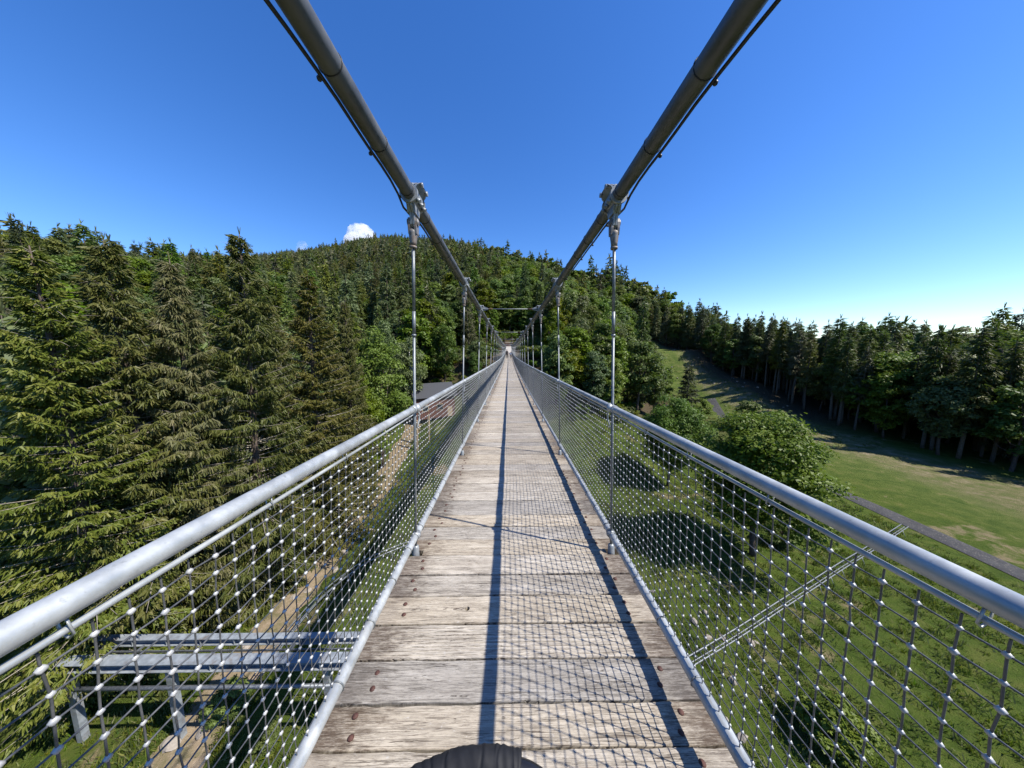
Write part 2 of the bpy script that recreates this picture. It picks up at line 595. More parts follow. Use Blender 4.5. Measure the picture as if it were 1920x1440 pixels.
def ground(X, Y):
    X = np.asarray(X, float)
    Y = np.asarray(Y, float)
    sh = 45 * sst(15, 55, X) + 42 * sst(78, 125, X)
    Yp = Y - sh
    t = X / np.maximum(Y, 40)
    zr = np.interp(t, T_T, T_Z)
    yr = np.interp(t, T_T, T_Y)
    f = np.interp(Yp, [-1e4, 36, 60, 70, 76.5, 90], [-20, -20, -14, -8, -1.9, 0.2])
    f = f + 0.6 * sst(45, 75, Y) * sst(35, 55, X) * (1 - sst(80, 110, Y))
    den = np.maximum(yr - sh - 90, 30)
    u = np.clip((Yp - 90) / den, 0, None)
    hill = 0.2 + (zr - 0.2) * np.minimum(u, 1) ** 1.0 - 0.22 * np.maximum(u - 1, 0) * den
    z = np.where(Yp > 90, hill, f)
    xb = np.clip(56.5 + 0.386 * (Y - 68), 48, 66)
    bank = (np.clip((X - xb) * 0.4, 0, 5.0) + 0.02 * np.maximum(X - xb - 14, 0)) * sst(58, 98, Y)
    z = z + bank * (1 - sst(95, 140, Y))
    z = z + np.maximum(-X - 62, 0) * 0.25 * (1 - sst(60, 160, Y))
    z = z + np.minimum(np.maximum(X - 98, 0) * 0.30, 55) * (1 - sst(30, 105, Y))
    z = z + 0.10 * lump(X, Y, 5.0, 1.3) * sst(2, 12, np.abs(X)) + 0.8 * lump(X, Y, 31.0, 0.4) * sst(90, 140, Y)
    return z


def axis(lo, hi, n, dens):
    s = np.linspace(-1, 1, n)
    v = np.sinh(s * dens) / math.sinh(dens)
    return np.where(v < 0, -v * lo, v * hi)


xs = axis(-2600, 2200, 260, 4.6)
ys = axis(-700, 2800, 300, 4.9) + 30
XX, YY = np.meshgrid(xs, ys)
ZZ = ground(XX, YY)
g = G()
i = np.arange(len(ys) - 1)[:, None] * len(xs)
k = np.arange(len(xs) - 1)[None, :]
g.add(np.stack([XX, YY, ZZ], -1), np.stack([i + k, i + k + 1, i + len(xs) + k + 1, i + len(xs) + k], -1).reshape(-1, 4), 0, True)
tag(g.build('ground', M['ground']), kind='structure')


def strip(name, pts, wid, mat, lift=0.05, kind='structure', wob=0.0):
    P = np.array(pts, float)
    d = np.concatenate([[0], np.cumsum(np.linalg.norm(np.diff(P, axis=0), axis=1))])
    s = np.arange(0, d[-1], 0.7)
    X = np.interp(s, d, P[:, 0])
    Y = np.interp(s, d, P[:, 1])
    for _ in range(4):
        X[1:-1] = (X[:-2] + 2 * X[1:-1] + X[2:]) / 4
        Y[1:-1] = (Y[:-2] + 2 * Y[1:-1] + Y[2:]) / 4
    T = nrm(np.stack([np.gradient(X), np.gradient(Y)], -1))
    N = np.stack([-T[:, 1], T[:, 0]], -1)
    nw = 7
    V = []
    wl = wid / 2 + wob * (np.sin(s * 0.9) * 0.5 + np.sin(s * 2.3 + 1) * 0.3 + rng.normal(0, 0.25, len(s)))
    wr = wid / 2 + wob * (np.sin(s * 0.8 + 2) * 0.5 + np.sin(s * 2.7) * 0.3 + rng.normal(0, 0.25, len(s)))
    for j in range(nw):
        c = j / (nw - 1)
        off = -wl * (1 - c) + wr * c
        x = X + N[:, 0] * off
        y = Y + N[:, 1] * off
        V.append(np.stack([x, y, ground(x, y) + lift - (0.08 if j in (0, nw - 1) else 0)], -1))
    V = np.stack(V, 1).reshape(-1, 3)
    g = G()
    i = np.arange(len(s) - 1)[:, None] * nw
    k = np.arange(nw - 1)[None, :]
    g.add(V, np.stack([i + k, i + k + 1, i + nw + k + 1, i + nw + k], -1).reshape(-1, 4), 0, True)
    return tag(g.build(name, mat), kind=kind)


strip('dirt_track', [(-15.0, 2), (-16.4, 12), (-17.2, 20), (-18.0, 30), (-18.5, 44), (-18.8, 58), (-22, 70), (-32, 80)], 3.0, M['dirt'], 0.10, wob=0.5)
strip('road', [(67.3, 92.8), (66.5, 91), (60, 76), (52.5, 59), (47, 40), (45, 10)], 2.3, M['asphalt'], 0.12)
strip('bank_path', [(72, 146), (66, 138), (60, 134), (52, 130)], 2.2, M['dirt'], 0.12, wob=0.3)

# ------------------------------------------------------------------ suspension bridge
CX = 0.038
Y0, Y1 = -6.0, 75.0
SP = 2.13
YH = [1.956 + SP * k for k in range(-4, 35)]
YH = [y for y in YH if y < Y1 - 0.5]


def zd(Y):
    Y = np.asarray(Y, float)
    return -1.45 - 0.024 * Y + 0.0004 * Y * Y


def lat(h):
    return 0.725 - 0.032 * h


HR, HT, HC = 1.09, 0.144, 2.45     # heights of handrail, bottom tube and main cable above the deck

bridge = empty('suspension_bridge', (0, 0, 0))
tag(bridge, 'narrow suspension footbridge with weathered plank deck, grey cables and wire net sides', 'suspension bridge')

# deck: planks
edges = [float(at_z(955, y, -1.472)[1]) for y in (1405, 1315, 1233, 1165, 1112, 1072, 1035, 1005, 980, 958, 931)]
while edges[0] > Y0:
    edges.insert(0, edges[0] - random.uniform(0.17, 0.2))
while edges[-1] < Y1 - 0.1:
    edges.append(edges[-1] + random.uniform(0.185, 0.205))
g = G()
GAP = 0.011
GROOVED = None
yg0 = at_z(955, 1200, -1.472)[1]
hole_p = at_z(876, 1140, -1.47)
for a, b in zip(edges[:-1], edges[1:]):
    ya, yb = a + GAP / 2, b - GAP / 2
    mid = (a + b) / 2
    near = -0.5 < mid < 5
    zt = float(zd(mid)) + random.uniform(-0.003, 0.003)
    hl, hr = 0.79 + random.uniform(-0.014, 0.012), 0.79 + random.uniform(-0.014, 0.012)
    pid = random.random()
    wd = yb - ya
    if a < yg0 < b:     # smooth re-sawn board with grooves
        prof = [(0, -0.045), (0, -0.004)]
        ng = 9
        for q in range(ng):
            y = wd * (q + 0.06) / ng
            y2 = wd * (q + 0.80) / ng
            y3 = wd * (q + 0.88) / ng
            y4 = wd * (q + 0.98) / ng
            prof += [(y, 0), (y2, 0)] + ([(y3, -0.003), (y4, -0.003)] if q < ng - 1 else [])
        prof += [(wd, -0.004), (wd, -0.045)]
    else:
        e = random.uniform(0.003, 0.007)
        prof = [(0, -0.045), (0, -e * 1.3), (e * 0.4, -e * 0.35), (e * 1.4, 0), (wd / 2, random.uniform(-0.001, 0.002)), (wd - e * 1.4, 0), (wd - e * 0.4, -e * 0.35), (wd, -e * 1.3), (wd, -0.045)]
    prof = np.array(prof)
    if a < hole_p[1] < b:
        prof[4, 1] = 0
        tl_hole = True
    tl = random.uniform(-0.006, 0.006)
    hang = [y for y in YH if ya - 0.03 < y < yb + 0.03]
    xl, xr = CX - hl, CX + hr
    if hang:
        yh = hang[0]
        for s0, s1, dx in ((ya, min(yh - 0.035, yb), 0), (max(yh - 0.035, ya), min(yh + 0.035, yb), 0.11), (max(yh + 0.035, ya), yb, 0)):
            if s1 - s0 > 0.004:
                g.box((CX + (hr - hl) / 2, (s0 + s1) / 2, zt - 0.0225), (hl + hr - 2 * dx, s1 - s0, 0.045), 0, None, pid)
    else:
        holey = a < hole_p[1] < b
        ns = 60 if near else 6
        X = np.linspace(xl, xr, ns + 1)
        npf = len(prof)
        V = np.zeros((ns + 1, npf, 3))
        V[:, :, 0] = X[:, None]
        jit = np.zeros((ns + 1, npf))
        if near:
            wv = np.convolve(rng.normal(0, 0.0022, ns + 1), [0.3, 0.4, 0.3], 'same')
            wv2 = np.convolve(rng.normal(0, 0.0022, ns + 1), [0.3, 0.4, 0.3], 'same')
            m = npf // 2
            jit[:, 1:3] = wv[:, None]
            jit[:, npf - 3:npf - 1] = wv2[:, None]
        V[:, :, 1] = ya + prof[None, :, 0] + jit
        V[:, :, 2] = zt + prof[None, :, 1] + (prof[None, :, 0] - wd / 2) * tl * 3 + (0.0012 * np.sin(X * 3 + pid * 9))[:, None]
        ii = np.arange(ns)[:, None] * npf
        kk = np.arange(npf - 1)[None, :]
        Q = np.stack([ii + kk, ii + kk + 1, ii + npf + kk + 1, ii + npf + kk], -1)
        if holey:      # a drilled hole: open the top there and line it
            seg = int((hole_p[0] - xl) / (xr - xl) * ns)
            keep = np.ones(Q.shape[:2], bool)
            cols = slice(max(seg - 1, 0), seg + 2)
            keep[cols, 3:5] = False
            Qk = Q[keep]
            g.add(V.reshape(-1, 3), Qk, 0, False, pid)
            x0, x1 = X[max(seg - 1, 0)], X[seg + 2]
            yA, yB = ya + prof[3, 0], ya + prof[5, 0]
            hx, hy, r = (x0 + x1) / 2, (yA + yB) / 2, 0.0135
            n = 36
            ca = math.atan2((yB - yA) / 2, (x1 - x0) / 2)
            th = np.sort(np.concatenate([np.arange(32) / 32 * 2 * math.pi, [ca, math.pi - ca, math.pi + ca, 2 * math.pi - ca]]))
            cs, sn = np.cos(th), np.sin(th)
            sc = 1 / np.maximum(np.abs(cs) / ((x1 - x0) / 2), np.abs(sn) / ((yB - yA) / 2))
            zz = zt + 0.0012 * np.sin((hx + cs * sc) * 3 + pid * 9) + (hy + sn * sc - ya - wd / 2) * tl * 3
            zi = zt + 0.0012 * np.sin((hx + cs * r) * 3 + pid * 9) + (hy + sn * r - ya - wd / 2) * tl * 3
            out = np.stack([hx + cs * sc, hy + sn * sc, zz], -1)
            inn = np.stack([hx + cs * r, hy + sn * r, zi], -1)
            low = inn - [0, 0, 0.044]
            kq = np.arange(n)
            k2 = (kq + 1) % n
            g.add(np.vstack([out, inn, low]), np.vstack([np.stack([kq, k2, k2 + n, kq + n], -1), np.stack([kq + n, k2 + n, k2 + 2 * n, kq + 2 * n], -1)]), 0, False, pid)
        else:
            g.add(V.reshape(-1, 3), Q.reshape(-1, 4), 0, False, pid)
        o = g.n - (0 if not holey else 108) - (ns + 1) * npf
        g.Fs.append((np.arange(npf)[None, :] + o, 0, False))
        g.Fs.append((np.arange(npf)[None, ::-1] + o + ns * npf, 0, False))
    if -1 < mid < 45:
        for s in (-1, 1):
            for q in (0.28, 0.72):
                if a < yg0 < b:
                    continue
                bx = CX + s * (0.645 + random.uniform(-0.012, 0.012)) + (q - 0.5) * 0.05 * s
                by = ya + wd * (q + random.uniform(-0.04, 0.04))
                if hang and abs(by - hang[0]) < 0.06:
                    continue
                g.ball((bx, by, zt + 0.0005), (0.0125, 0.0125, 0.006), 1, 10 if near else 6, 5, pid)
deck = g.build('deck', [M['deck'], M['rust']], bridge)

# stringers and cross beams under the deck
Yc = np.arange(Y0, Y1 + 0.01, 0.75)
for x in (-0.5, 0.5):
    g = G()
    Pz = zd(Yc) - 0.125
    for a, b, za, zb in zip(Yc[:-1], Yc[1:], Pz[:-1], Pz[1:]):
        V = []
        for y, z in ((a, za), (b, zb)):
            for dx, dz in ((-0.045, -0.07), (0.045, -0.07), (0.045, 0.07), (-0.045, 0.07)):
                V.append((CX + x + dx, y, z + dz))
        kq = np.arange(4)
        g.add(V, np.stack([kq, (kq + 1) % 4, (kq + 1) % 4 + 4, kq + 4], -1), 0)
    g.build('stringer', M['beamwood'], bridge)
g = G()
g.box((0, 0, -0.235), (1.62, 0.07, 0.08), 0)
g.box((0, 0, -0.2), (1.62, 0.09, 0.012), 0)
cb = g.mesh('cross_beam', M['darksteel'])
for y in YH:
    link('cross_beam', cb, bridge, (CX, y, float(zd(y))))

# rails, cables
Yf = np.concatenate([np.arange(Y0, 12, 0.12), np.arange(12, Y1 + 0.2, 0.5)])


def line(s, h, extra=0.0):
    return np.stack([np.full_like(Yf, CX + s * (lat(h) + extra)), Yf, zd(Yf) + h], -1)


for s in (-1, 1):
    g = G()
    g.tube(line(s, HR), 0.0212, 20)
    g.build('handrail', M['rail'], bridge)
    g = G()
    g.tube(line(s, HT), 0.0245, 18)
    # lacing loops round the tube
    for y in np.arange(-0.6, 14, 0.265):
        c = np.array([CX + s * lat(HT), y, float(zd(y)) + HT])
        th = np.linspace(0, 2 * math.pi, 13)
        g.tube(np.stack([c[0] + 0.0265 * np.cos(th), np.full(13, y), c[2] + 0.0265 * np.sin(th)], -1), 0.0035, 5, 1, True, False)
    g.build('bottom_tube', [M['rail'], M['rod']], bridge)
    g = G()
    g.tube(line(s, HC), 0.0405, 22)
    g.build('main_cable', M['cable'], bridge)
    # black cord zip-tied under the cable
    g = G()
    P = line(s, HC)
    P[:, 0] += s * 0.030
    P[:, 2] -= 0.040
    sag = np.zeros(len(Yf))
    for kq, y in enumerate(Yf):
        ph = ((y - 1.956) % 0.365) / 0.365
        sag[kq] = 0.003 * (4 * ph * (1 - ph))
        if y < 1.0:
            sag[kq] += 0.022 * sst(1.1, 0.6, y)
        dh = abs(((y - 1.956 + SP / 2) % SP) - SP / 2)
        if dh < 0.2:
            sag[kq] += 0.030 * (1 - dh / 0.2)
    P[:, 2] -= sag
    P[:, 0] += s * sag * 0.8
    g.tube(P, 0.0065, 8, 0)
    for y in np.arange(1.956 - 0.12 - 0.365 * 8, 30, 0.365):
        c = np.array([CX + s * lat(HC), y, float(zd(y)) + HC])
        th = np.linspace(0, 2 * math.pi, 25)
        g.tube(np.stack([c[0] + 0.0418 * np.cos(th), np.full(25, y), c[2] + 0.0418 * np.sin(th)], -1), 0.0022, 5, 0, True, False)
        g.ball(c + [s * 0.040, 0, -0.048], 0.009, 0, 8, 5)
    g.build('power_cord', M['rubber'], bridge)


# hangers
def hanger_meshes(s):
    """Meshes round the point where the hanger meets the deck."""
    def pt(h):
        return np.array([s * (lat(h) - lat(0)), 0, h])
    inn = -s     # direction towards the middle of the bridge
    up = nrm(pt(2.0) - pt(0))
    # rod
    r = G()
    r.cyl(pt(-0.22), pt(1.75), 0.0095, None, 10)
    r.cyl(pt(1.75), pt(2.20), 0.0105, None, 10)
    r.cyl(pt(1.60), pt(1.75), 0.0118, None, 10)
    r.cyl(pt(1.585), pt(1.60), 0.0150, None, 10)
    for k in range(-1, 2):
        pass
    # clamp: two half shells round the cable, flange plates and bolts, lug below
    c = G()
    cc = pt(HC)
    for y0, y1, rr in ((-0.085, -0.065, 0.056), (-0.065, 0.065, 0.050), (0.065, 0.085, 0.056)):
        c.tube([cc + [0, y0, 0], cc + [0, y1, 0]], rr, 20, 0, True, True)
    # flange that stands up on the inner side, split in two leaves
    for dz, sx in ((0.0, 1), (0.0, -1)):
        c.prism([(-0.085, 0.0), (0.085, 0.0), (0.085, 0.030), (0.060, 0.056), (-0.060, 0.056), (-0.085, 0.030)],
                cc + [inn * 0.022 + sx * 0.011, 0, 0.022], (0, 1, 0), nrm((inn * 0.75, 0, 1)), (1, 0, 0), 0.014)
    for yb in (-0.05, 0.05):
        pb = cc + np.array([inn * 0.046, yb, 0.056])
        c.cyl(pb + [-0.030, 0, 0], pb + [0.030, 0, 0], 0.0075, None, 8)
        for e in (-1, 1):
            c.cyl(pb + [e * 0.022, 0, 0], pb + [e * 0.036, 0, 0], 0.0145, None, 6)
    for yb in (-0.06, 0.0, 0.06):
        pb = cc + np.array([inn * 0.043, yb, -0.030])
        c.cyl(pb, pb + [inn * 0.020, 0, -0.012], 0.013, None, 6)
    # lug plates reaching down to the fork pin
    lug = [(-0.080, 0.0), (0.080, 0.0), (0.072, -0.030), (0.038, -0.060), (0.029, -0.125), (0.0, -0.150), (-0.029, -0.125), (-0.038, -0.060), (-0.072, -0.030)]
    for e in (-1, 1):
        c.prism(lug, cc + [e * 0.008, 0, -0.036], (0, 1, 0), (0, 0, 1), (1, 0, 0), 0.013)
        c.prism([(-0.062, 0.0), (0.062, 0.0), (0.045, -0.055), (-0.045, -0.055)], cc + [e * 0.0195, 0, -0.042], (0, 1, 0), (0, 0, 1), (1, 0, 0), 0.010)
    # fork socket
    f = G()
    for e in (-1, 1):
        f.prism([(-0.022, -0.075), (0.022, -0.075), (0.028, -0.035), (0.028, 0.0), (0.018, 0.024), (-0.018, 0.024), (-0.028, 0.0), (-0.028, -0.035)],
                pt(HC - 0.140) + [e * 0.0195, 0, 0], (0, 1, 0), (0, 0, 1), (1, 0, 0), 0.015)
    pn = pt(HC - 0.140)
    f.cyl(pn + [-0.037, 0, 0], pn + [0.037, 0, 0], 0.012, None, 12)
    for e in (-1, 1):
        f.cyl(pn + [e * 0.027, 0, 0], pn + [e * 0.034, 0, 0], 0.022, None, 14)
    hs_ = [HC - 0.178, HC - 0.196, HC - 0.208, HC - 0.262, HC - 0.288]
    f.tube([pt(h) for h in hs_], [0.018, 0.0295, 0.029, 0.0215, 0.020], 16, 0)
    f.tube([pt(HC - 0.286), pt(HC - 0.300)], [0.0235, 0.022], 14, 0)
    # rail fitting: two collars and a lug beside the rod
    k = G()
    pr = pt(HR)
    for y0, y1, rr in ((-0.058, -0.030, 0.0270), (-0.028, 0.028, 0.0255), (0.030, 0.058, 0.0270)):
        k.tube([pr + [0, y0, 0], pr + [0, y1, 0]], rr, 18)
    k.ball(pr + [inn * 0.020, -0.004, 0.004], (0.024, 0.026, 0.028), 0, 12, 8)
    k.tube([pr + [inn * 0.012, 0.03, -0.02], pr + [inn * 0.014, 0.055, -0.05], pr + [inn * 0.010, 0.05, -0.10], pr + [inn * 0.006, 0.02, -0.14]], 0.0055, 6)
    # clamp at the bottom tube and base sleeve
    b = G()
    b.tube([pt(-0.23), pt(-0.02), pt(0.055), pt(0.066)], [0.026, 0.026, 0.022, 0.012], 14)
    pb = pt(HT)
    b.tube([pb + [0, -0.026, 0], pb + [0, 0.026, 0]], 0.0300, 16)
    b.ball(pb + [inn * 0.020, 0, 0], (0.016, 0.020, 0.022), 0, 10, 6)
    b.box(pt(-0.225) , (0.11, 0.09, 0.016))
    return [r.mesh('hanger', M['rod']), c.mesh('cable_clamp', M['zinc']), f.mesh('fork_socket', M['rustsocket']), k.mesh('rail_fitting', M['rail']), b.mesh('base_sleeve', M['zinc'])]


for s in (-1, 1):
    ms = hanger_meshes(s)
    for y in YH:
        r = link('hanger', ms[0], bridge, (CX + s * lat(0), y, float(zd(y))))
        for m in ms[1:]:
            link(m.name, m, r)

# ties between the two main cables, at every third pair of hangers
wl = 2 * lat(HC)
g = G()
g.cyl((-wl / 2 + 0.1, 0, 0), (wl / 2 - 0.1, 0, 0), 0.0075, None, 8)
for e in (-1, 1):
    g.cyl((e * (wl / 2 - 0.27), 0, 0), (e * (wl / 2 - 0.13), 0, 0), 0.013, None, 8, 1)
    g.prism([(0.0, 0.07), (0.0, -0.05), (0.14, -0.016), (0.17, 0.0), (0.14, 0.016)], (e * (wl / 2 - 0.03), 0, 0), (-e, 0, 0), (0, 0, 1), (0, 1, 0), 0.014)
    g.prism([(0.0, 0.06), (0.0, -0.06), (0.14, -0.016), (0.17, 0.0), (0.14, 0.016)], (e * (wl / 2 - 0.03), 0, 0), (-e, 0, 0), (0, 1, 0), (0, 0, 1), 0.012)
tm = g.mesh('cable_tie_rod', [M['zinc'], M['rust']])
for q, y in enumerate(YH):
    if (q - 3) % 3 == 0 and y > -1 and q != 3:
        pass
for n in range(0, 35, 3):
    y = 1.956 + SP * (n - 1)
    if n == 0:
        y = 1.956 - SP
    if y < Y1 - 1:
        link('cable_tie_rod', tm, bridge, (CX, y + 0.09, float(zd(y)) + HC + 0.01))

# wire nets
PITCH = 0.0468
NR = 19
hrow = np.linspace(HR - 0.062, HT + 0.046, NR)


def net(s):
    g = G()
    yc = np.arange(-2.4, Y1 - 0.3, PITCH)
    nc = len(yc)
    ph = ((yc - YH[0]) % SP) / SP
    sag = 0.022 * (1 - np.abs(2 * ph - 1) ** 2.2)
    fade = np.linspace(1, 0.15, NR)
    N = np.zeros((NR, nc, 3))
    N[:, :, 1] = yc[None, :]
    hh = hrow[:, None] - fade[:, None] * sag[None, :]
    N[:, :, 2] = zd(yc)[None, :] + hh
    # the net bellies a little outward between hangers
    N[:, :, 0] = CX + s * (lat(hh) + 0.008 * np.sin(np.linspace(0, math.pi, NR))[:, None] * np.sin(ph * math.pi)[None, :] + 0.004)
    N += rng.normal(0, 0.0013, N.shape) * [0.7, 1, 1]

    def sweep(P, r, sides, ax, tint=0.5):
        """P: (lines, points, 3); rings in the plane across axis ax."""
        a = np.arange(sides) / sides * 2 * math.pi + 0.3
        o = np.zeros((sides, 3))
        o[:, 0] = np.cos(a) * r
        o[:, 3 - ax] = np.sin(a) * r
        nl, npt = P.shape[:2]
        V = P[:, :, None, :] + o
        idx = np.arange(nl * npt * sides).reshape(nl, npt, sides)
        A, B = idx[:, :-1], idx[:, 1:]
        Q = np.stack([A, np.roll(A, -1, 2), np.roll(B, -1, 2), B], -1).reshape(-1, 4)
        g.add(V.reshape(-1, 3), Q, 0, True, tint)
    n1 = int((14 - yc[0]) / PITCH)
    n2 = int((34 - yc[0]) / PITCH)
    rw = 0.00175
    sweep(N[:, :n1 + 1], rw, 6, 1)
    sweep(N[:, n1:n2 + 1], rw, 4, 1)
    sweep(N[:, n2::3], rw * 1.1, 3, 1)
    Nt = N.transpose(1, 0, 2)
    # upright wires hook over the edge rope and the bottom tube
    top = Nt[:, :1].copy()
    top[:, :, 2] += 0.026
    bot = Nt[:, -1:].copy()
    bot[:, :, 2] -= 0.034
    Nv = np.concatenate([top, Nt, bot], 1)
    sweep(Nv[:n1], rw, 6, 2)
    sweep(Nv[n1:n2, ::2], rw, 4, 2)
    sweep(Nv[n2:, ::5], rw * 1.1, 3, 2)

    # ferrules pressed over each crossing
    def ferr(C, prof, sides):
        a = np.arange(sides) / sides * 2 * math.pi
        o = []
        for t_, r_ in prof:
            for q in a:
                o.append((0.82 * r_ * math.cos(q), t_ * 0.85 + r_ * math.sin(q) * 0.50, t_ * 0.50 - r_ * math.sin(q) * 0.85))
        o = np.array(o)
        m = len(o)
        sc = rng.uniform(0.80, 1.08, len(C))[:, None, None]
        V = C[:, None, :] + o[None] * sc
        base = np.arange(len(C))[:, None, None] * m
        nr = len(prof)
        i = np.arange(nr - 1)[:, None] * sides
        k = np.arange(sides)[None, :]
        Q = np.stack([i + k, i + (k + 1) % sides, i + sides + (k + 1) % sides, i + sides + k], -1).reshape(1, -1, 4)
        g.add(V.reshape(-1, 3), (base + Q).reshape(-1, 4), 1, True)
        for r0, fl in ((0, -1), (nr - 1, 1)):
            cap = (np.arange(sides)[::fl] + r0 * sides)[None, :] + base[:, :, 0]
            g.Fs.append((cap + g.n - len(C) * m, 1, True))
    ferr(N[:, :n1].reshape(-1, 3), [(-0.0050, 0.0030), (-0.0036, 0.0052), (0.0030, 0.0058), (0.0050, 0.0034)], 8)
    ferr(N[:, n1:n2].reshape(-1, 3), [(-0.0052, 0.0046), (0.0052, 0.0046)], 5)
    ferr(N[:, n2:].reshape(-1, 3), [(-0.0052, 0.0046), (0.0052, 0.0046)], 3)
    # edge rope along the top, clipped under the handrail
    ropeY = np.arange(-2.4, Y1 - 0.3, 0.1)
    ph = ((ropeY - YH[0]) % SP) / SP
    sg = 0.018 * (1 - np.abs(2 * ph - 1) ** 2.2)
    P = np.stack([np.full_like(ropeY, CX + s * lat(HR)), ropeY, zd(ropeY) + HR - 0.033 - sg * 0.5], -1)
    g.tube(P, 0.0060, 8, 2)
    for y in np.arange(-0.7, 20, 0.36):
        if min(abs(y - h) for h in YH) < 0.08:
            continue
        c = np.array([CX + s * lat(HR), y, float(zd(y)) + HR])
        th = np.linspace(-2.6, -0.5, 2)
        z1 = -0.040 - 0.009 * (1 - abs(2 * (((y - YH[0]) % SP) / SP) - 1) ** 2.2)
        g.tube([c + [-0.008, 0, -0.02], c + [-0.009, 0.003, z1], c + [0, 0.004, z1 - 0.008], c + [0.009, 0.003, z1], c + [0.008, 0, -0.02]], 0.0020, 5, 2)
    return g.build('wire_net', [M['wire'], M['ferrule'], M['rail']], bridge)


net(-1)
net(1)

# ------------------------------------------------------------------ landing at the far end
g = G()
Yl = np.array([75.02, 77, 79, 81.5, 84, 86.5])
Zl = float(zd(75.0)) + np.array([0.0, 0.25, 0.72, 1.25, 1.75, 2.15])
V = []
for y, z in zip(Yl, Zl):
    for x in (-0.95, 0.95):
        V.append((CX + x, y, z))
for y, z in zip(Yl, Zl):
    for x in (-0.95, 0.95):
        V.append((CX + x, y, z - 2.6))
n = len(Yl)
Q = []
for q in range(n - 1):
    a = 2 * q
    Q += [[a, a + 1, a + 3, a + 2], [a + 2 * n, a + 2 * n + 2, a + 2 * n + 3, a + 2 * n + 1], [a, a + 2, a + 2 + 2 * n, a + 2 * n], [a + 1, a + 1 + 2 * n, a + 3 + 2 * n, a + 3]]
Q += [[0, 2 * n, 2 * n + 1, 1], [2 * n - 2, 2 * n - 1, 4 * n - 1, 4 * n - 2]]
g.add(V, Q, 0)
tag(g.build('landing_ramp', M['concrete']), kind='structure')
ab = empty('bridge_abutment', (0, 76, -4))
tag(ab, 'pale concrete anchor block holding the far end of the footbridge', 'abutment')
for s in (-1, 1):
    g = G()
    g.prism([(-1.0, -4), (3.5, -4), (3.5, 2.6), (2.2, 3.2), (-0.4, 5.15), (-1.0, 5.15)], (CX + s * 1.45, 0, 0), (0, 1, 0), (0, 0, 1), (1, 0, 0), 0.7)
    g.build('anchor_wall', M['concrete'], ab)
gt = empty('timber_gate', (0, 85.5, float(Zl[-1])))
tag(gt, 'brown timber gate frame closing the view at the far end of the deck', 'gate')
for s in (-1, 1):
    g = G()
    g.box((CX + s * 1.05, 0, 1.1), (0.2, 0.2, 3.4))
    g.build('post', M['beamwood'], gt)
g = G()
g.box((CX, 0.12, 1.05), (2.6, 0.12, 0.3))
g.build('crossbar', M['paleboard'], gt)
g = G()
for q in range(11):
    g.box((CX - 0.9 + q * 0.18, 0.12, 0.42), (0.14, 0.05, 0.92))
g.build('board_panel', M['hutwall'], gt)

# ------------------------------------------------------------------ padded handle at the lower edge
hd = empty('padded_handle', tuple(at_depth(905, 1560, 0.55)))
tag(hd, 'curved black handle with wrapped fabric grip at the near end of the deck', 'handle')
hb = np.array(hd.location)
ctrl = [(700, 1640, .52), (722, 1560, .53), (760, 1490, .545), (800, 1464, .555), (850, 1443, .56), (905, 1434, .56), (950, 1438, .557), (975, 1444, .555), (1000, 1455, .55), (1026, 1478, .545), (1046, 1530, .535), (1060, 1640, .52)]
P = np.array([at_depth(*c) for c in ctrl]) - hb
sI = np.linspace(0, len(P) - 1, 90)


def cr(P, s):
    out = []
    for t in s:
        k = min(int(t), len(P) - 2)
        u = t - k
        p0, p1, p2, p3 = P[max(k - 1, 0)], P[k], P[k + 1], P[min(k + 2, len(P) - 1)]
        out.append(0.5 * ((2 * p1) + (-p0 + p2) * u + (2 * p0 - 5 * p1 + 4 * p2 - p3) * u * u + (-p0 + 3 * p1 - 3 * p2 + p3) * u ** 3))
    return np.array(out)


PB = cr(P, sI)
g = G()
tail0 = PB[0] + np.linspace(1, 0, 6)[:-1, None] * np.array([0.0, -0.35, -0.55])
tail1 = PB[-1] + np.linspace(0, 1, 6)[1:, None] * np.array([0.0, -0.35, -0.55])
g.tube(np.vstack([tail0, PB, tail1]), 0.0165, 16)
g.build('bar', M['gloss_black'], hd)
sg = np.linspace(1.2, 7.0, 150)
PG = cr(P, sg)
g = G()
n, sides = len(PG), 32
T = nrm(np.gradient(PG, axis=0))
U = nrm(np.cross(T, [0, 0, 1.0]))
W = np.cross(U, T)
a = np.arange(sides) / sides * 2 * math.pi
tt = np.linspace(0, 1, n)
prof = np.minimum(1, np.minimum(tt / 0.02, (1 - tt) / 0.012)) ** 0.5
RR = np.zeros((n, sides))
folds = [(0.10, 1.4), (0.22, -1.0), (0.33, 1.8), (0.47, 0.9), (0.56, -1.6), (0.63, 1.3), (0.74, 0.6), (0.79, 1.9), (0.88, -0.8)]
for q in range(n):
    base = 0.0262 * (0.75 + 0.25 * prof[q])
    r = np.full(sides, base)
    for pos, sk in folds:
        dd = tt[q] - pos - 0.022 * sk * np.sin(a + pos * 20)
        r -= 0.0015 * np.exp(-(dd / 0.006) ** 2) * (0.55 + 0.45 * np.sin(a * 1 + pos * 40))
        r += 0.0007 * np.exp(-((dd - 0.018) / 0.012) ** 2)
    r += 0.0005 * np.sin(tt[q] * 90 + 2 * a) + 0.0006 * np.sin(3 * a + tt[q] * 25)
    RR[q] = r
V = PG[:, None, :] + RR[:, :, None] * (np.cos(a)[None, :, None] * U[:, None, :] + np.sin(a)[None, :, None] * W[:, None, :])
i = np.arange(n - 1)[:, None] * sides
k = np.arange(sides)[None, :]
g.add(V.reshape(-1, 3), np.stack([i + k, i + (k + 1) % sides, i + sides + (k + 1) % sides, i + sides + k], -1).reshape(-1, 4), 0, True)
g.Fs.append((np.arange(sides)[None, ::-1], 0, False))
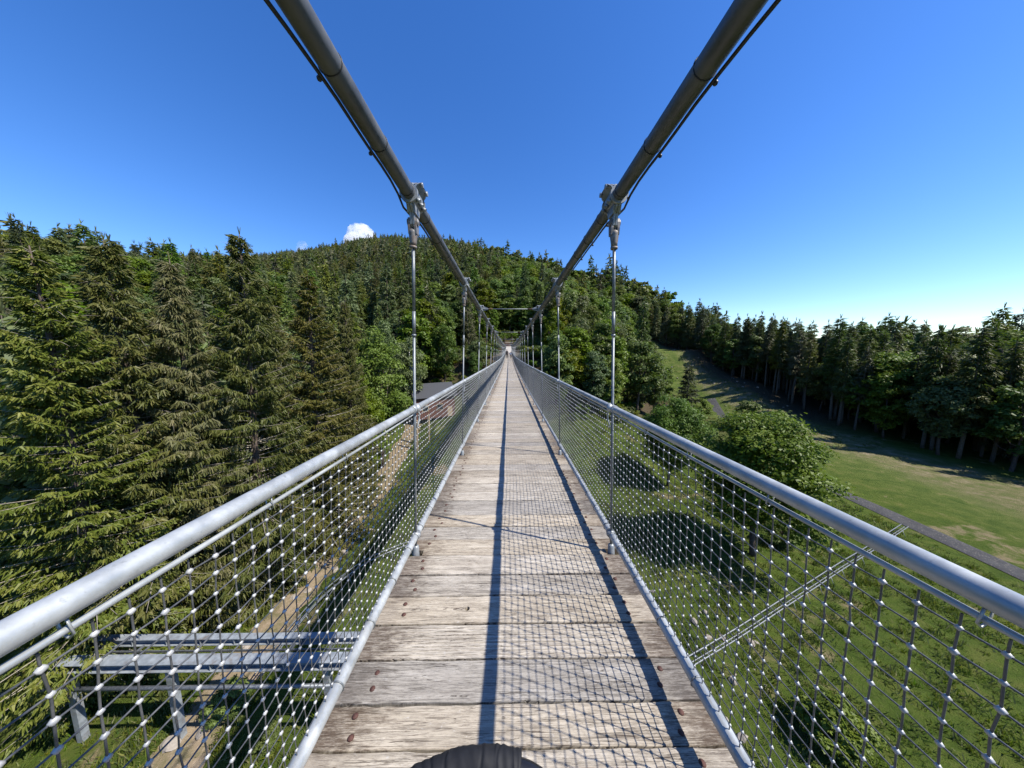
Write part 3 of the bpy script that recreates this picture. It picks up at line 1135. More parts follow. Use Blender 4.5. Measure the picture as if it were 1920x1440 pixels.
g.Fs.append((np.arange(sides)[None, :] + (n - 1) * sides, 0, False))
g.build('fabric_grip', M['grip'], hd)

# ------------------------------------------------------------------ people on the bridge
M['skin'] = plain('skin', (0.50, 0.30, 0.22), 0.6, var=0.08)
M['dark_top'] = plain('dark jacket', (0.010, 0.009, 0.011), 0.9)
M['blue_top'] = plain('grey blue top', (0.22, 0.26, 0.34), 0.8)
M['jeans'] = plain('dark trousers', (0.012, 0.013, 0.018), 0.9)
M['shoe'] = plain('dark shoes', (0.05, 0.035, 0.03), 0.7)
M['hair'] = plain('brown hair', (0.05, 0.028, 0.016), 0.6)


def person(loc, H, top, trousers, label, stride, rz):
    k = H / 1.75
    J = [((0, 0, .95), .135), ((0, 0, 1.12), .13), ((0, .01, 1.32), .155), ((0, 0, 1.47), .075), ((0, .0, 1.55), .058), ((0, .015, 1.63), .092), ((0, .01, 1.70), .085)]
    E = [(0, 1), (1, 2), (2, 3), (3, 4), (4, 5), (5, 6)]
    for s in (-1, 1):
        b = len(J)
        sw = stride * s
        J += [((s * .17, 0, 1.40), .06), ((s * .22, -sw * .35, 1.12), .045), ((s * .21, -sw * .7 + .06, .90), .034), ((s * .21, -sw * .75 + .08, .82), .03)]
        E += [(2, b), (b, b + 1), (b + 1, b + 2), (b + 2, b + 3)]
        c = len(J)
        J += [((s * .095, 0, .88), .095), ((s * .10, sw * .5, .50), .066), ((s * .10, sw, .10), .045), ((s * .105, sw + .13, .04), .04)]
        E += [(0, c), (c, c + 1), (c + 1, c + 2), (c + 2, c + 3)]
    me = bpy.data.meshes.new('person')
    me.from_pydata([tuple(x * k for x in p) for p, r in J], E, [])
    o = bpy.data.objects.new('person_tmp', me)
    COL.objects.link(o)
    md = o.modifiers.new('skin', 'SKIN')
    for q, (p, r) in enumerate(J):
        me.skin_vertices[0].data[q].radius = (r * k, r * k * (0.72 if q in (0, 1, 2) else 1))
    me.skin_vertices[0].data[0].use_root = True
    sb = o.modifiers.new('sub', 'SUBSURF')
    sb.levels = sb.render_levels = 2
    dg = bpy.context.evaluated_depsgraph_get()
    m2 = bpy.data.meshes.new_from_object(o.evaluated_get(dg))
    bpy.data.objects.remove(o)
    m2.name = 'person'
    for m in (M['skin'], top, trousers, M['shoe']):
        m2.materials.append(m)
    for p in m2.polygons:
        z = p.center.z / k
        x = abs(p.center.x) / k
        p.use_smooth = True
        p.material_index = 3 if z < .09 else (2 if (z < .92 and x < .165) else (0 if (z > 1.47 or (x > .165 and z < 1.1)) else 1))
    o = link('person', m2, None, loc)
    o.rotation_euler.z = rz
    o.scale.x = 1.2
    tag(o, label, 'person')
    h = G()
    h.ball((0, -.012 * k, 1.69 * k), (.098 * k, .105 * k, .085 * k), 0, 14, 8)
    h.build('hair', M['hair'], o)
    return o


yp = 54.0
person((-0.30, yp, float(zd(yp))), 1.62, M['dark_top'], M['jeans'], 'taller walker in dark clothes far along the bridge deck', 0.22, 0.0)
person((0.42, yp + 1.0, float(zd(yp + 1))), 1.15, M['blue_top'], M['shoe'], 'shorter walker in a greyish top beside the taller one', 0.15, 0.1)


# ------------------------------------------------------------------ plants
def quads(g, P, D, Wv, L, Wd, tip, mat, tint):
    """Tapered leaf strips: base P, direction D, width vector Wv."""
    n = len(P)
    L = L[:, None]
    w = (Wd[:, None] / 2) * Wv
    V = np.stack([P - w, P + w, P + D * L + w * tip, P + D * L - w * tip], 1)
    g.add(V.reshape(-1, 3), np.arange(n * 4).reshape(n, 4), mat, False, np.repeat(tint, 4))


def spruce(seed, H, R, c0, spacing, per, tw, L0, W0, mats, near=False, ragged=0.35, hang=1.0):
    r = np.random.default_rng(seed)
    tr, cr_ = G(), G()
    zs = np.linspace(0, H * 0.985, 14)
    bend = np.stack([0.012 * H * np.sin(zs / H * 2.5 + seed), 0.010 * H * np.cos(zs / H * 2 + seed), zs], -1)
    bend[:, :2] -= bend[0, :2]
    r0 = 0.011 * H + 0.05
    tr.tube(bend, r0 * (1 - zs / H) ** 0.8 + 0.012, 8 if near else 6, 0)
    lev = np.arange(c0 * H, H * 0.97, spacing)
    Z = np.repeat(lev, per) + r.normal(0, spacing * 0.4, len(lev) * per)
    n = len(Z)
    t = np.clip((Z - c0 * H) / (H - c0 * H), 0, 1)
    env = R * (np.minimum(1, (1 - t) * 1.12) ** 0.9) * np.minimum(1, 0.55 + t * 3.0)
    az = r.uniform(0, 2 * math.pi, n)
    lob = 1 + 0.16 * np.sin(az * 3 + seed) * np.cos(Z * 0.9) + 0.12 * np.sin(az * 2 - Z * 0.5)
    rad = env * lob * r.uniform(1 - ragged, 1.12, n) + 0.12
    keep = r.random(n) < 0.93
    Z, t, az, rad = Z[keep], t[keep], az[keep], rad[keep]
    n = len(Z)
    dirx = np.stack([np.cos(az), np.sin(az)], -1)
    a = -0.32 + 0.95 * t + r.normal(0, 0.08, n)
    b = 0.16 - 0.1 * t
    cx = np.interp(Z, zs, bend[:, 0])
    cy = np.interp(Z, zs, bend[:, 1])

    def bp(i, s):
        return np.stack([cx[i] + dirx[i, 0] * rad[i] * s, cy[i] + dirx[i, 1] * rad[i] * s, Z[i] + rad[i] * (a[i] * s + b[i] * s * s)], -1)
    ntw = np.maximum(3, (tw * (rad / R + 0.12)).astype(int))
    I = np.repeat(np.arange(n), ntw)
    m = len(I)
    s = r.uniform(0.0, 1.0, m) ** 0.62
    s = 0.16 + 0.84 * s
    P = bp(I, s)
    side = np.stack([-dirx[I, 1], dirx[I, 0], np.zeros(m)], -1)
    spread = (1 - s) * rad[I] * 0.42 + 0.10
    sg = r.choice([-1, 1], m)
    off = r.uniform(0, 1, m) ** 0.8 * spread
    P = P + side * (sg * off)[:, None]
    P[:, 2] -= off * 0.25
    outd = np.stack([dirx[I, 0], dirx[I, 1], np.zeros(m)], -1)
    hangf = r.uniform(0.15, 1.3, m) * (1.15 - 0.8 * t[I]) * hang
    D = nrm(outd * r.uniform(0.3, 1.0, m)[:, None] + side * (sg * r.uniform(0, 0.8, m))[:, None] + np.array([0, 0, -1.0]) * hangf[:, None] + r.normal(0, 0.22, (m, 3)))
    Wv = nrm(np.cross(D, r.normal(0, 1, (m, 3)) + np.array([0, 0, 0.6])))
    L = L0 * r.uniform(0.6, 1.35, m)
    W_ = W0 * r.uniform(0.7, 1.3, m)
    br = r.uniform(0, 1, n)
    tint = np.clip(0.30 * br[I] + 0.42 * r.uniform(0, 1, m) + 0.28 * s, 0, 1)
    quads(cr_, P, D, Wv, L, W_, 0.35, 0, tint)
    # leader
    quads(cr_, np.repeat(bend[-1:], 6, 0), nrm(r.normal(0, 0.25, (6, 3)) + [0, 0, 1]), nrm(r.normal(0, 1, (6, 3))), np.full(6, L0 * 1.4), np.full(6, W0), 0.2, 0, np.full(6, 0.6))
    if near:
        for q in range(n):
            ss = np.array([0.0, 0.35, 0.7, 0.97])
            tr.tube(bp(np.full(4, q), ss), np.array([0.028, 0.02, 0.013, 0.005]) * (0.5 + rad[q] / R), 4, 1, True, False)
        # bare dead twigs
        for q in r.choice(n, n // 3, replace=False):
            p = bp(np.array([q]), np.array([r.uniform(0.5, 1)]))[0]
            d = nrm(np.array([dirx[q, 0], dirx[q, 1], -0.25]) + r.normal(0, 0.4, 3))
            tr.tube([p, p + d * 0.4, p + d * 0.8 + [0, 0, -0.1]], [0.012, 0.008, 0.003], 3, 1, True, False)
    else:
        for q in r.choice(n, min(n, 26), replace=False):
            tr.tube(bp(np.full(2, q), np.array([0.0, 0.8])), [0.03, 0.012], 3, 0, True, False)
        if c0 > 0.3:    # dead stubs on the bare lower trunk
            for q in range(26):
                z = r.uniform(0.12 * H, c0 * H)
                th = r.uniform(0, 6.28)
                p = np.array([np.interp(z, zs, bend[:, 0]), np.interp(z, zs, bend[:, 1]), z])
                tr.tube([p, p + np.array([math.cos(th), math.sin(th), -0.15]) * r.uniform(0.5, 1.8)], [0.025, 0.008], 3, 0, True, False)
    return tr.mesh('trunk', [mats[0], M['twig']]), cr_.mesh('crown', mats[1])


def broadleaf(seed, H, R, nclump, nleaf, L0, mats, base=0.28, squash=0.8, droop=0.0, limbs=9, topheavy=0.6):
    r = np.random.default_rng(seed)
    tr, cr_ = G(), G()
    zc = H * (base + 1) / 2
    hz = H * (1 - base) / 2
    u = nrm(r.normal(0, 1, (nclump, 3)))
    rr = r.uniform(0.25, 1, nclump) ** 0.42
    rad = rr * 0.86
    C = u * rad[:, None]
    wz = 1 - 0.30 * np.clip(C[:, 2], 0, 1) - 0.12 * np.clip(-C[:, 2], 0, 1)
    lob = 1 + 0.16 * np.sin(np.arctan2(u[:, 1], u[:, 0]) * 3 + seed)
    C = np.stack([C[:, 0] * R * wz * lob, C[:, 1] * R * wz * lob, zc + C[:, 2] * hz], -1)
    cr0 = R * r.uniform(0.15, 0.38, nclump)
    # trunk and limbs
    z0 = np.linspace(0, H * 0.8, 9)
    tb = np.stack([0.03 * H * np.sin(z0 / H * 3 + seed), 0.02 * H * np.sin(z0 / H * 4 + 2 * seed), z0], -1)
    tb[:, :2] -= tb[0, :2]
    rt = 0.014 * H + 0.05
    tr.tube(tb, rt * (1 - 0.85 * z0 / z0[-1]), 8, 0)
    for q in r.choice(nclump, min(limbs, nclump), replace=False):
        zs = r.uniform(0.45, 0.8) * min(C[q, 2], H * 0.8)
        p0 = np.array([np.interp(zs, z0, tb[:, 0]), np.interp(zs, z0, tb[:, 1]), zs])
        mid = (p0 + C[q]) / 2 + [0, 0, -0.04 * H]
        tr.tube([p0, mid, C[q]], [rt * 0.42, rt * 0.25, 0.02], 5, 0, True, False)
    w_ = (cr0 ** 2) / (cr0 ** 2).sum()
    cnt = np.maximum(6, (w_ * nleaf).astype(int))
    I = np.repeat(np.arange(nclump), cnt)
    m = len(I)
    d = nrm(r.normal(0, 1, (m, 3)))
    d[:, 2] = np.where(d[:, 2] < -0.3, -d[:, 2] * 0.6, d[:, 2])
    rad = r.uniform(0.12, 1, m) ** 0.45
    P = C[I] + d * (cr0[I] * rad)[:, None] * np.array([1, 1, squash])
    P += r.normal(0, 0.03, (m, 3)) * R
    P[:, 2] -= droop * r.uniform(0, 1, m) * cr0[I]
    Nn = nrm(0.75 * d + np.array([0, 0, 0.55]) + r.normal(0, 0.38, (m, 3)))
    D = nrm(np.cross(Nn, r.normal(0, 1, (m, 3))))
    if droop:
        D = nrm(D + np.array([0, 0, -droop * 1.2]))
    Wv = nrm(np.cross(Nn, D))
    L = L0 * r.uniform(0.6, 1.4, m)
    ct = r.uniform(0, 1, nclump)
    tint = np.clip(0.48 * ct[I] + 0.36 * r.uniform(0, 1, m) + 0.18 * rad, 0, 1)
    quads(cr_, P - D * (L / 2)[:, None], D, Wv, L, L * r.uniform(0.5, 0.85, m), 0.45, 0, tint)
    return tr.mesh('trunk', mats[0]), cr_.mesh('crown', mats[1])


def proto(name, ms, H):
    """An unlinked kind of tree: (name, trunk mesh, crown mesh, height)."""
    return (name, ms[0], ms[1], H)


KIND = {
    'spruceN': [proto('spruce_tree', spruce(11 + q, 28, 5.6 - 0.5 * q, 0.03, 0.34, 7, 185, (0.36, 0.30, 0.40)[q], (0.078, 0.085, 0.070)[q], (M['bark_dark'], M['needle_olive']), True, (0.42, 0.55, 0.5)[q], (1.9, 1.2, 2.6)[q]), 28) for q in range(3)],
    'spruceM': [proto('spruce_tree', spruce(31 + q, 22, 3.1 + 0.35 * q, 0.10, 0.55, 6, 24, 0.85, 0.24, (M['bark_dark'], M['needle_green'])), 22) for q in range(4)],
    'spruceG': [proto('spruce_tree', spruce(41 + q, 20, 3.3 + 0.4 * q, 0.06, 0.5, 6, 26, 0.80, 0.26, (M['bark_dark'], M['needle_fresh'])), 20) for q in range(2)],
    'spruceE': [proto('spruce_tree', spruce(51 + q, 27, 2.9, 0.30 + 0.07 * q, 0.55, 6, 26, 0.85, 0.22, (M['bark'], M['needle_green'])), 27) for q in range(3)],
    'spruceF': [proto('spruce_tree', spruce(71 + q, 20, 3.0, 0.08, 1.1, 5, 10, 1.5, 0.6, (M['bark_dark'], M['needle_far'])), 20) for q in range(3)],
    'broadN': [proto('broadleaf_tree', broadleaf(91 + q, 11.5, 4.6, 130, 42000, 0.17, (M['bark_dark'], M['leaf_bright']), 0.16, 0.7, 0.1, 24), 11.5) for q in range(2)],
    'broadM': [proto('broadleaf_tree', broadleaf(111 + q, 19, 5.0 + 0.5 * (q % 3), 70, 7000, 0.46, (M['bark_dark'], M['leaf_mid']), 0.16, 0.75, 0.1, 12), 19) for q in range(4)],
    'broadF': [proto('broadleaf_tree', broadleaf(131 + q, 18, 5.2, 26, 750, 1.25, (M['bark_dark'], M['leaf_mid']), 0.12), 18) for q in range(3)],
    'broadB': [proto('broadleaf_tree', broadleaf(211 + q, 18, 5.0, 75, 8000, 0.44, (M['bark_dark'], M['leaf_bright']), 0.06, 0.75, 0.15, 12), 18) for q in range(2)],
    'birch': [proto('birch_tree', broadleaf(151 + q, 20, 3.6, 90, 15000, 0.26, (M['bark_birch'], M['leaf_birch']), 0.14, 1.0, 0.6, 16), 20) for q in range(2)],
    'leafN': [proto('broadleaf_tree', broadleaf(171 + q, 22, 4.6, 130, 26000, 0.26, (M['bark_dark'], M['leaf_bright']), 0.08, 0.85, 0.3, 18), 22) for q in range(1)],
    'bush': [proto('shrub', broadleaf(191 + q, 3.0, 1.8, 34, 5000, 0.16, (M['bark_dark'], M['leaf_bright']), 0.02, 0.8, 0.1, 6), 3.0) for q in range(2)],
}
placed = []


def plant(kind, x, y, H, label=None, group=None, cat='tree', wide=1.0, sink=0.15, q=None, rz=None, name=None):
    ks = KIND[kind]
    nm, tm_, cm, h0 = ks[q if q is not None else int(rng.integers(len(ks)))]
    o = empty(name or nm, (x, y, float(ground(x, y)) - sink), rng.uniform(0, 6.28) if rz is None else rz)
    f = H / h0
    o.scale = (f * wide, f * wide, f)
    tag(o, label, cat, group)
    link('trunk', tm_, o)
    link('crown', cm, o)
    placed.append((x, y, H))
    return o


def place_px(kind, px, ytop, Y, **kw):
    r = ray(px, ytop)
    top = r * (Y / r[1])
    z0 = float(ground(top[0], Y))
    return plant(kind, top[0], Y, top[2] - z0, **kw)


# big spruces beside the dirt track
place_px('spruceN', 424, 418, 22, q=0, rz=0.4, label='tallest olive brown spruce by the dirt track, its tip high above the hill', wide=0.95)
place_px('spruceN', 566, 500, 27, q=1, rz=1.9, label='broad olive brown spruce with a wide skirt, second along the dirt track', wide=1.1)
place_px('spruceN', 645, 552, 34, q=2, rz=3.6, label='slimmer olive spruce right behind the broad one beside the track', wide=0.8)
place_px('spruceN', 330, 470, 20, q=2, rz=5.0, label='olive spruce left of the tallest one beside the dirt track')
place_px('spruceN', 210, 430, 18, q=0, rz=2.7, label='leftmost near spruce in the row along the dirt track')
place_px('spruceN', 500, 560, 33, q=1, rz=0.9, label='half hidden olive spruce between the tallest and the broad spruce', wide=0.8)
place_px('spruceN', 40, 440, 15, q=1, rz=0.1, label='near spruce at the far left edge of the row')
place_px('birch', 508, 575, 36, label='pale whitish green leafy tree showing between two big spruces')
place_px('leafN', 700, 600, 43, label='fresh green leafy tree at the end of the near spruce row', wide=0.95)
place_px('leafN', 668, 690, 38, label='lower bright green leafy tree leaning against the spruces', wide=0.95)
place_px('birch', 762, 612, 57, q=0, label='slender birch with pale trunk in front of the hut')
place_px('birch', 716, 590, 62, q=1, label='taller birch behind the fresh green leafy tree')
place_px('broadM', 830, 600, 68, label='loose green tree right beside the hut roof', wide=0.7)
place_px('broadM', 890, 655, 66, label='low dark tree between the hut and the bridge', wide=0.7)
# trees on the meadow, right of the bridge
plant('broadN', 23.9, 25.5, 14.7, 'large round bright green tree on the meadow casting an oval shadow', wide=1.0, q=0)
plant('broadN', 23.6, 40, 14.2, 'smaller bright green tree on the meadow behind the large round one', wide=0.82, q=1)
place_px('spruceM', 1291, 680, 82, label='small dark spruce standing alone at the foot of the cleared bank', wide=1.5)
place_px('broadM', 1232, 668, 72, label='dull green round tree left of the lone spruce', wide=0.8)
place_px('spruceM', 1335, 800, 62, label='tiny ragged conifer between the two bright meadow trees', wide=1.2)
place_px('broadM', 1035, 575, 74, label='round green tree just right of the bridge deck, its crown over the rail', wide=0.72, q=1)
place_px('broadM', 1090, 590, 78, label='second round green tree right of the bridge deck', wide=0.8, q=2)
place_px('broadM', 1250, 684, 86, label='dull green leafy tree hiding the near end of the cleared bank', wide=0.9, q=3)
place_px('broadM', 1222, 640, 96, label='larger leafy tree at the lower left of the cleared bank', wide=0.9, q=1)
place_px('bush', 1318, 748, 80, label='ragged bush right of the lone small spruce', cat='shrub', wide=0.9)
place_px('bush', 1405, 752, 66, label='tall bush at the foot of the cleared bank behind the large round tree', cat='shrub', wide=0.8)
place_px('bush', 1462, 770, 60, label='bush on the bank edge right of the large round tree', cat='shrub', wide=0.8)
place_px('broadB', 985, 560, 103, label='bright green leafy tree rising right behind the far end of the deck', wide=0.8, q=0)
place_px('broadB', 925, 575, 100, label='bright green tree left of the far end of the deck', wide=0.7, q=1)
place_px('broadB', 955, 590, 112, label='green tree closing the view straight behind the timber gate', wide=0.9, q=0)
place_px('broadB', 1030, 590, 104, label='low leafy tree at the right side of the far landing', wide=0.9, q=1)
place_px('broadB', 900, 625, 92, label='low leafy tree at the left side of the far landing', wide=0.9, q=0)
place_px('spruceM', 1205, 560, 92, label='tall brownish spruce between leafy trees right of the bridge', wide=0.8)
place_px('broadM', 1150, 600, 84, label='dark leafy tree beside the tall brownish spruce', wide=0.85, q=0)
bl = ['yellowish shrub by the dirt track under the tallest spruce', 'second shrub at the spruce feet by the track', 'low shrub beside the dirt track near the steel girders',
      'rounded shrub at the edge of the dirt track below the spruces', 'small shrub against the broad spruce', 'shrub at the bend of the metal track']
for (px, py, h), lb in zip([(450, 1075, 3.4), (500, 1010, 3.2), (436, 1330, 1.8), (470, 960, 3.4), (610, 960, 2.6), (500, 1390, 1.2)], bl):
    p = at_z(px, py, -20)
    plant('bush', p[0], p[1], h, lb, cat='shrub')
bl = ['dark shrub on the meadow at the lower right', 'shrub beside the stone heap on the meadow', 'shrub under the large round meadow tree', 'shrub at the roadside below the bank',
      'shrub on the cleared bank above the road', 'upper shrub on the cleared bank']
for (x, y, h), lb in zip([(16.5, 12.2, 2.6), (15.5, 9.2, 1.6), (28, 27, 2.6), (50, 68, 2.6), (62, 72, 3.0), (60, 62, 3.2)], bl):
    plant('bush', x, y, h, lb, cat='shrub')

for px, yt, Y, kd, lb in ((893, 632, 72, 'broadM', 'dark leafy tree on the slope just left of the deck'), (905, 648, 80, 'broadB', 'light green young tree on the slope left of the far landing'),
                          (874, 640, 78, 'spruceG', 'young fresh green conifer left of the far landing'), (921, 655, 84, 'broadM', 'bushy tree close beside the left anchor wall')):
    place_px(kd, px, yt, Y, label=lb, wide=0.9)
# the rest of the forest
YT = 280


def allowed(x, y):
    if abs(x - 0.04) < 6.5 and y < 92:
        return False
    if y > 92 and abs(x) < 3 and y < 100:
        return False
    if -19.8 < x < 48 + max(0, (y - 20)) * 0 and y < 58:
        return False
    if 72 < y < 96 and 0 < x < 15:
        return False            # open ground beside the far landing
    if -28 < x < -8 and 50 < y < 67 :
        return False            # hut and yard
    if x > 0 and y < 58 + 40 * float(sst(20, 55, x)) and x < 60:
        return False
    xe = float(np.interp(y, [40, 72, 90, 115, 130, 146], [82, 81, 84, 83, 79, 74]))
    if x > 14 and y < 146 and x < xe and x > 50:
        return False            # cleared bank
    if x > 30 and y < 40 and x < 84:
        return False
    return True


cand = []


def scatter(x0, x1, y0, y1, sp):
    for y in np.arange(y0, y1, sp):
        for x in np.arange(x0, x1, sp):
            px, py = x + rng.uniform(-.45, .45) * sp, y + rng.uniform(-.45, .45) * sp
            if py < 2:
                continue
            t = px / max(py, 1)
            if abs(t) > 2.0:
                continue
            tt_ = px / max(py, 40)
            if py > np.interp(tt_, T_T, T_Y) + 14:
                continue
            if py < YT and not allowed(px, py):
                continue
            cand.append((px, py))


def scatter_side(x0, x1, y0, y1, sp):
    for y in np.arange(y0, y1, sp):
        for x in np.arange(x0, x1, sp):
            px, py = x + rng.uniform(-.45, .45) * sp, y + rng.uniform(-.45, .45) * sp
            if py < 2 or abs(px) > 2.0 * py:
                cand.append((px, py))


scatter(-330, 260, 4, YT, 5.3)
scatter(84, 104, 50, 146, 4.6)
scatter_side(86, 260, -120, 62, 7.5)
scatter_side(-230, -26, -120, 5, 7.5)
scatter(-1300, 420, YT, 665, 9.6)
near_xy = np.array([(a, b) for a, b, h in placed])
items = []
for x, y in cand:
    if y < 100 and np.min(np.hypot(near_xy[:, 0] - x, near_xy[:, 1] - y)) < 4.2:
        continue
    d = math.hypot(x, y)
    if d < 36 and x < 0:
        continue            # only the big spruces stand this close
    t = x / y if y > 2 else math.copysign(9, x)
    xe = float(np.interp(y, [40, 72, 90, 115, 130, 146], [82, 81, 84, 83, 79, 74]))
    edge = 60 < x < xe + 13 and y < 150
    deep = x >= xe + 13 and y < 150
    # conifers on the left slope and along the top, leafy trees near the bridge and to the right
    mix = 0.5 + 0.5 * math.sin(x * 0.045 + 1.3) * math.cos(y * 0.05)
    pc = 0.66 if t < -0.22 else (0.44 if t < -0.06 else (0.06 if t < 0.34 else 0.16))
    if y > 330:
        pc = 0.42
    if t > -0.12 and t < 0.05 and y > 300:
        pc = 0.4
    if t > 0 and 150 < y < 330:
        pc = 0.10
    pc += 0.30 * (mix - 0.5)
    con = rng.random() < (0.3 if deep else pc)
    if edge:
        con = rng.random() < 0.8
    if con:
        H = rng.uniform(15, 25) if y < 330 else rng.uniform(12, 23)
        if edge:
            H = rng.uniform(19.5, 24.5) * (1.0 if y < 110 else 0.85)
    else:
        H = rng.uniform(13, 20) if y < 330 else rng.uniform(12, 18)
    if x < -19 and y < 60:
        H = rng.uniform(19, 25)
    if y > np.interp(x / max(y, 40), T_T, T_Y) - 25:
        H *= rng.uniform(0.8, 1.2)
    items.append(((H / d) if (y > 2 and abs(t) < 1.86) else 0.0, con, edge, x, y, H))
items.sort(reverse=True)
LAB = {
    ('spruce', 'edge'): ('tall bare trunked spruce in the dark forest edge above the cleared bank', 'spruces of the forest edge above the cleared bank'),
    ('spruce', 'left'): ('green spruce in the forest on the slope left of the bridge', 'spruces of the forest left of the bridge'),
    ('spruce', 'right'): ('green spruce among the leafy trees on the slope right of the bridge', 'spruces of the forest right of the bridge'),
    ('leafy', 'edge'): ('leafy tree among the spruces of the forest edge above the cleared bank', 'leafy trees of the forest edge above the cleared bank'),
    ('leafy', 'left'): ('leafy green tree in the forest on the slope left of the bridge', 'leafy trees of the forest left of the bridge'),
    ('leafy', 'right'): ('leafy green tree in the forest on the slope right of the bridge', 'leafy trees of the forest right of the bridge'),
}
cnt = {True: 0, False: 0}
LIM = {True: 275, False: 275}
far = []
for _, con, edge, x, y, H in items:
    if cnt[con] < LIM[con] and y > 2 and abs(x / y) < 1.86:
        cnt[con] += 1
        sp_ = 'spruce' if con else 'leafy'
        zone = 'edge' if edge else ('left' if x < 0 else 'right')
        lb, gr = LAB[(sp_, zone)]
        if con:
            kd = 'spruceE' if edge else ('spruceG' if rng.random() < 0.34 else 'spruceM')
            plant(kd, x, y, H, lb, gr, wide=rng.uniform(0.8, 1.15))
        else:
            plant('broadB' if rng.random() < 0.34 else 'broadM', x, y, H, lb, gr, wide=rng.uniform(0.8, 1.15))
    else:
        far.append((x, y, con, H, edge))

# far wood: one object, instanced crowns
pm = bpy.data.meshes.new('distant_forest')
fx = np.array([(a, b) for a, b, c, h, e in far])
fz = ground(fx[:, 0], fx[:, 1]) - 0.2
pm.vertices.add(len(fx))
pm.vertices.foreach_set('co', np.stack([fx[:, 0], fx[:, 1], fz], -1).astype(np.float32).ravel())
pm.update()
fi = []
fs = []
for x, y, c, h, e in far:
    q = int(rng.integers(3))
    if math.hypot(x, y) < 190:
        fi.append((6 + int(rng.integers(4))) if c else (10 + int(rng.integers(4))))
        fs.append(h / (22 if c else 19))
    else:
        fi.append(q if c else 3 + q)
        fs.append(h / (20 if c else 18))
for nm, typ, dat in (('idx', 'INT', np.array(fi, np.int32)), ('siz', 'FLOAT', np.array(fs, np.float32)), ('rot', 'FLOAT', rng.uniform(0, 6.28, len(fx)).astype(np.float32))):
    pm.attributes.new(nm, typ, 'POINT').data.foreach_set('value', dat)
fo = link('distant_forest', pm)
tag(fo, 'dense mixed wood covering the hill up to its crest', 'forest', kind='stuff')
ng = bpy.data.node_groups.new('forest scatter', 'GeometryNodeTree')
ng.interface.new_socket('Geometry', in_out='INPUT', socket_type='NodeSocketGeometry')
ng.interface.new_socket('Geometry', in_out='OUTPUT', socket_type='NodeSocketGeometry')
gi = ng.nodes.new('NodeGroupInput')
go = ng.nodes.new('NodeGroupOutput')
jn = ng.nodes.new('GeometryNodeGeometryToInstance')
srcs = KIND['spruceF'] + KIND['broadF'] + KIND['spruceM'] + KIND['broadM']
for k_, (nm, tm_, cm, h0) in reversed(list(enumerate(srcs))):
    # one merged mesh for each far kind (crown and trunk)
    me = bpy.data.meshes.new('far_tree')
    nv1, nv2 = len(cm.vertices), len(tm_.vertices)
    a1 = np.zeros(nv1 * 3, np.float32)
    cm.vertices.foreach_get('co', a1)
    a2 = np.zeros(nv2 * 3, np.float32)
    tm_.vertices.foreach_get('co', a2)
    gg = G()
    gg.V = [a1.reshape(-1, 3), a2.reshape(-1, 3)]
    ti = np.zeros(nv1, np.float32)
    cm.attributes['tint'].data.foreach_get('value', ti)
    gg.attr = [ti, np.full(nv2, 0.5)]
    gg.Fs = [(np.arange(nv1).reshape(-1, 4), 0, False)]
    tq = [p.vertices[:] for p in tm_.polygons if len(p.vertices) == 4]
    gg.Fs.append((np.array(tq) + nv1, 1, True))
    me = gg.mesh('far_tree', [cm.materials[0], tm_.materials[0]])
    po = bpy.data.objects.new('far_tree', me)      # never linked to the scene: only a source
    oi = ng.nodes.new('GeometryNodeObjectInfo')
    oi.inputs['Object'].default_value = po
    oi.inputs['As Instance'].default_value = True
    ng.links.new(oi.outputs['Geometry'], jn.inputs[0])
iop = ng.nodes.new('GeometryNodeInstanceOnPoints')
iop.inputs['Pick Instance'].default_value = True


def na(nm, typ):
    x = ng.nodes.new('GeometryNodeInputNamedAttribute')
    x.data_type = typ
    x.inputs['Name'].default_value = nm
    return x.outputs['Attribute']


cx_ = ng.nodes.new('ShaderNodeCombineXYZ')
ng.links.new(na('rot', 'FLOAT'), cx_.inputs[2])
er = ng.nodes.new('FunctionNodeEulerToRotation')
ng.links.new(cx_.outputs[0], er.inputs[0])
ng.links.new(gi.outputs[0], iop.inputs['Points'])
ng.links.new(jn.outputs[0], iop.inputs['Instance'])
ng.links.new(na('idx', 'INT'), iop.inputs['Instance Index'])
ng.links.new(er.outputs[0], iop.inputs['Rotation'])
ng.links.new(na('siz', 'FLOAT'), iop.inputs['Scale'])
ng.links.new(iop.outputs[0], go.inputs[0])
md = fo.modifiers.new('scatter', 'NODES')
md.node_group = ng



def scatter_stuff(name, mat, pts, sizes, protos, label, cat):
    pm = bpy.data.meshes.new(name)
    pts = np.asarray(pts)
    pm.vertices.add(len(pts))
    pm.vertices.foreach_set('co', pts.astype(np.float32).ravel())
    pm.update()
    for nm, typ, dat in (('idx', 'INT', rng.integers(0, len(protos), len(pts)).astype(np.int32)), ('siz', 'FLOAT', np.asarray(sizes, np.float32)), ('rot', 'FLOAT', rng.uniform(0, 6.28, len(pts)).astype(np.float32))):
        pm.attributes.new(nm, typ, 'POINT').data.foreach_set('value', dat)
    o = link(name, pm)
    tag(o, label, cat, kind='stuff')
    t2 = ng.copy()
    for nd in list(t2.nodes):
        if nd.bl_idname == 'GeometryNodeObjectInfo':
            t2.nodes.remove(nd)
    j2 = [nd for nd in t2.nodes if nd.bl_idname == 'GeometryNodeGeometryToInstance'][0]
    for me in reversed(protos):
        po = bpy.data.objects.new('tuft', me)
        oi = t2.nodes.new('GeometryNodeObjectInfo')
        oi.inputs['Object'].default_value = po
        oi.inputs['As Instance'].default_value = True
        t2.links.new(oi.outputs['Geometry'], j2.inputs[0])
    o.modifiers.new('scatter', 'NODES').node_group = t2
    return o


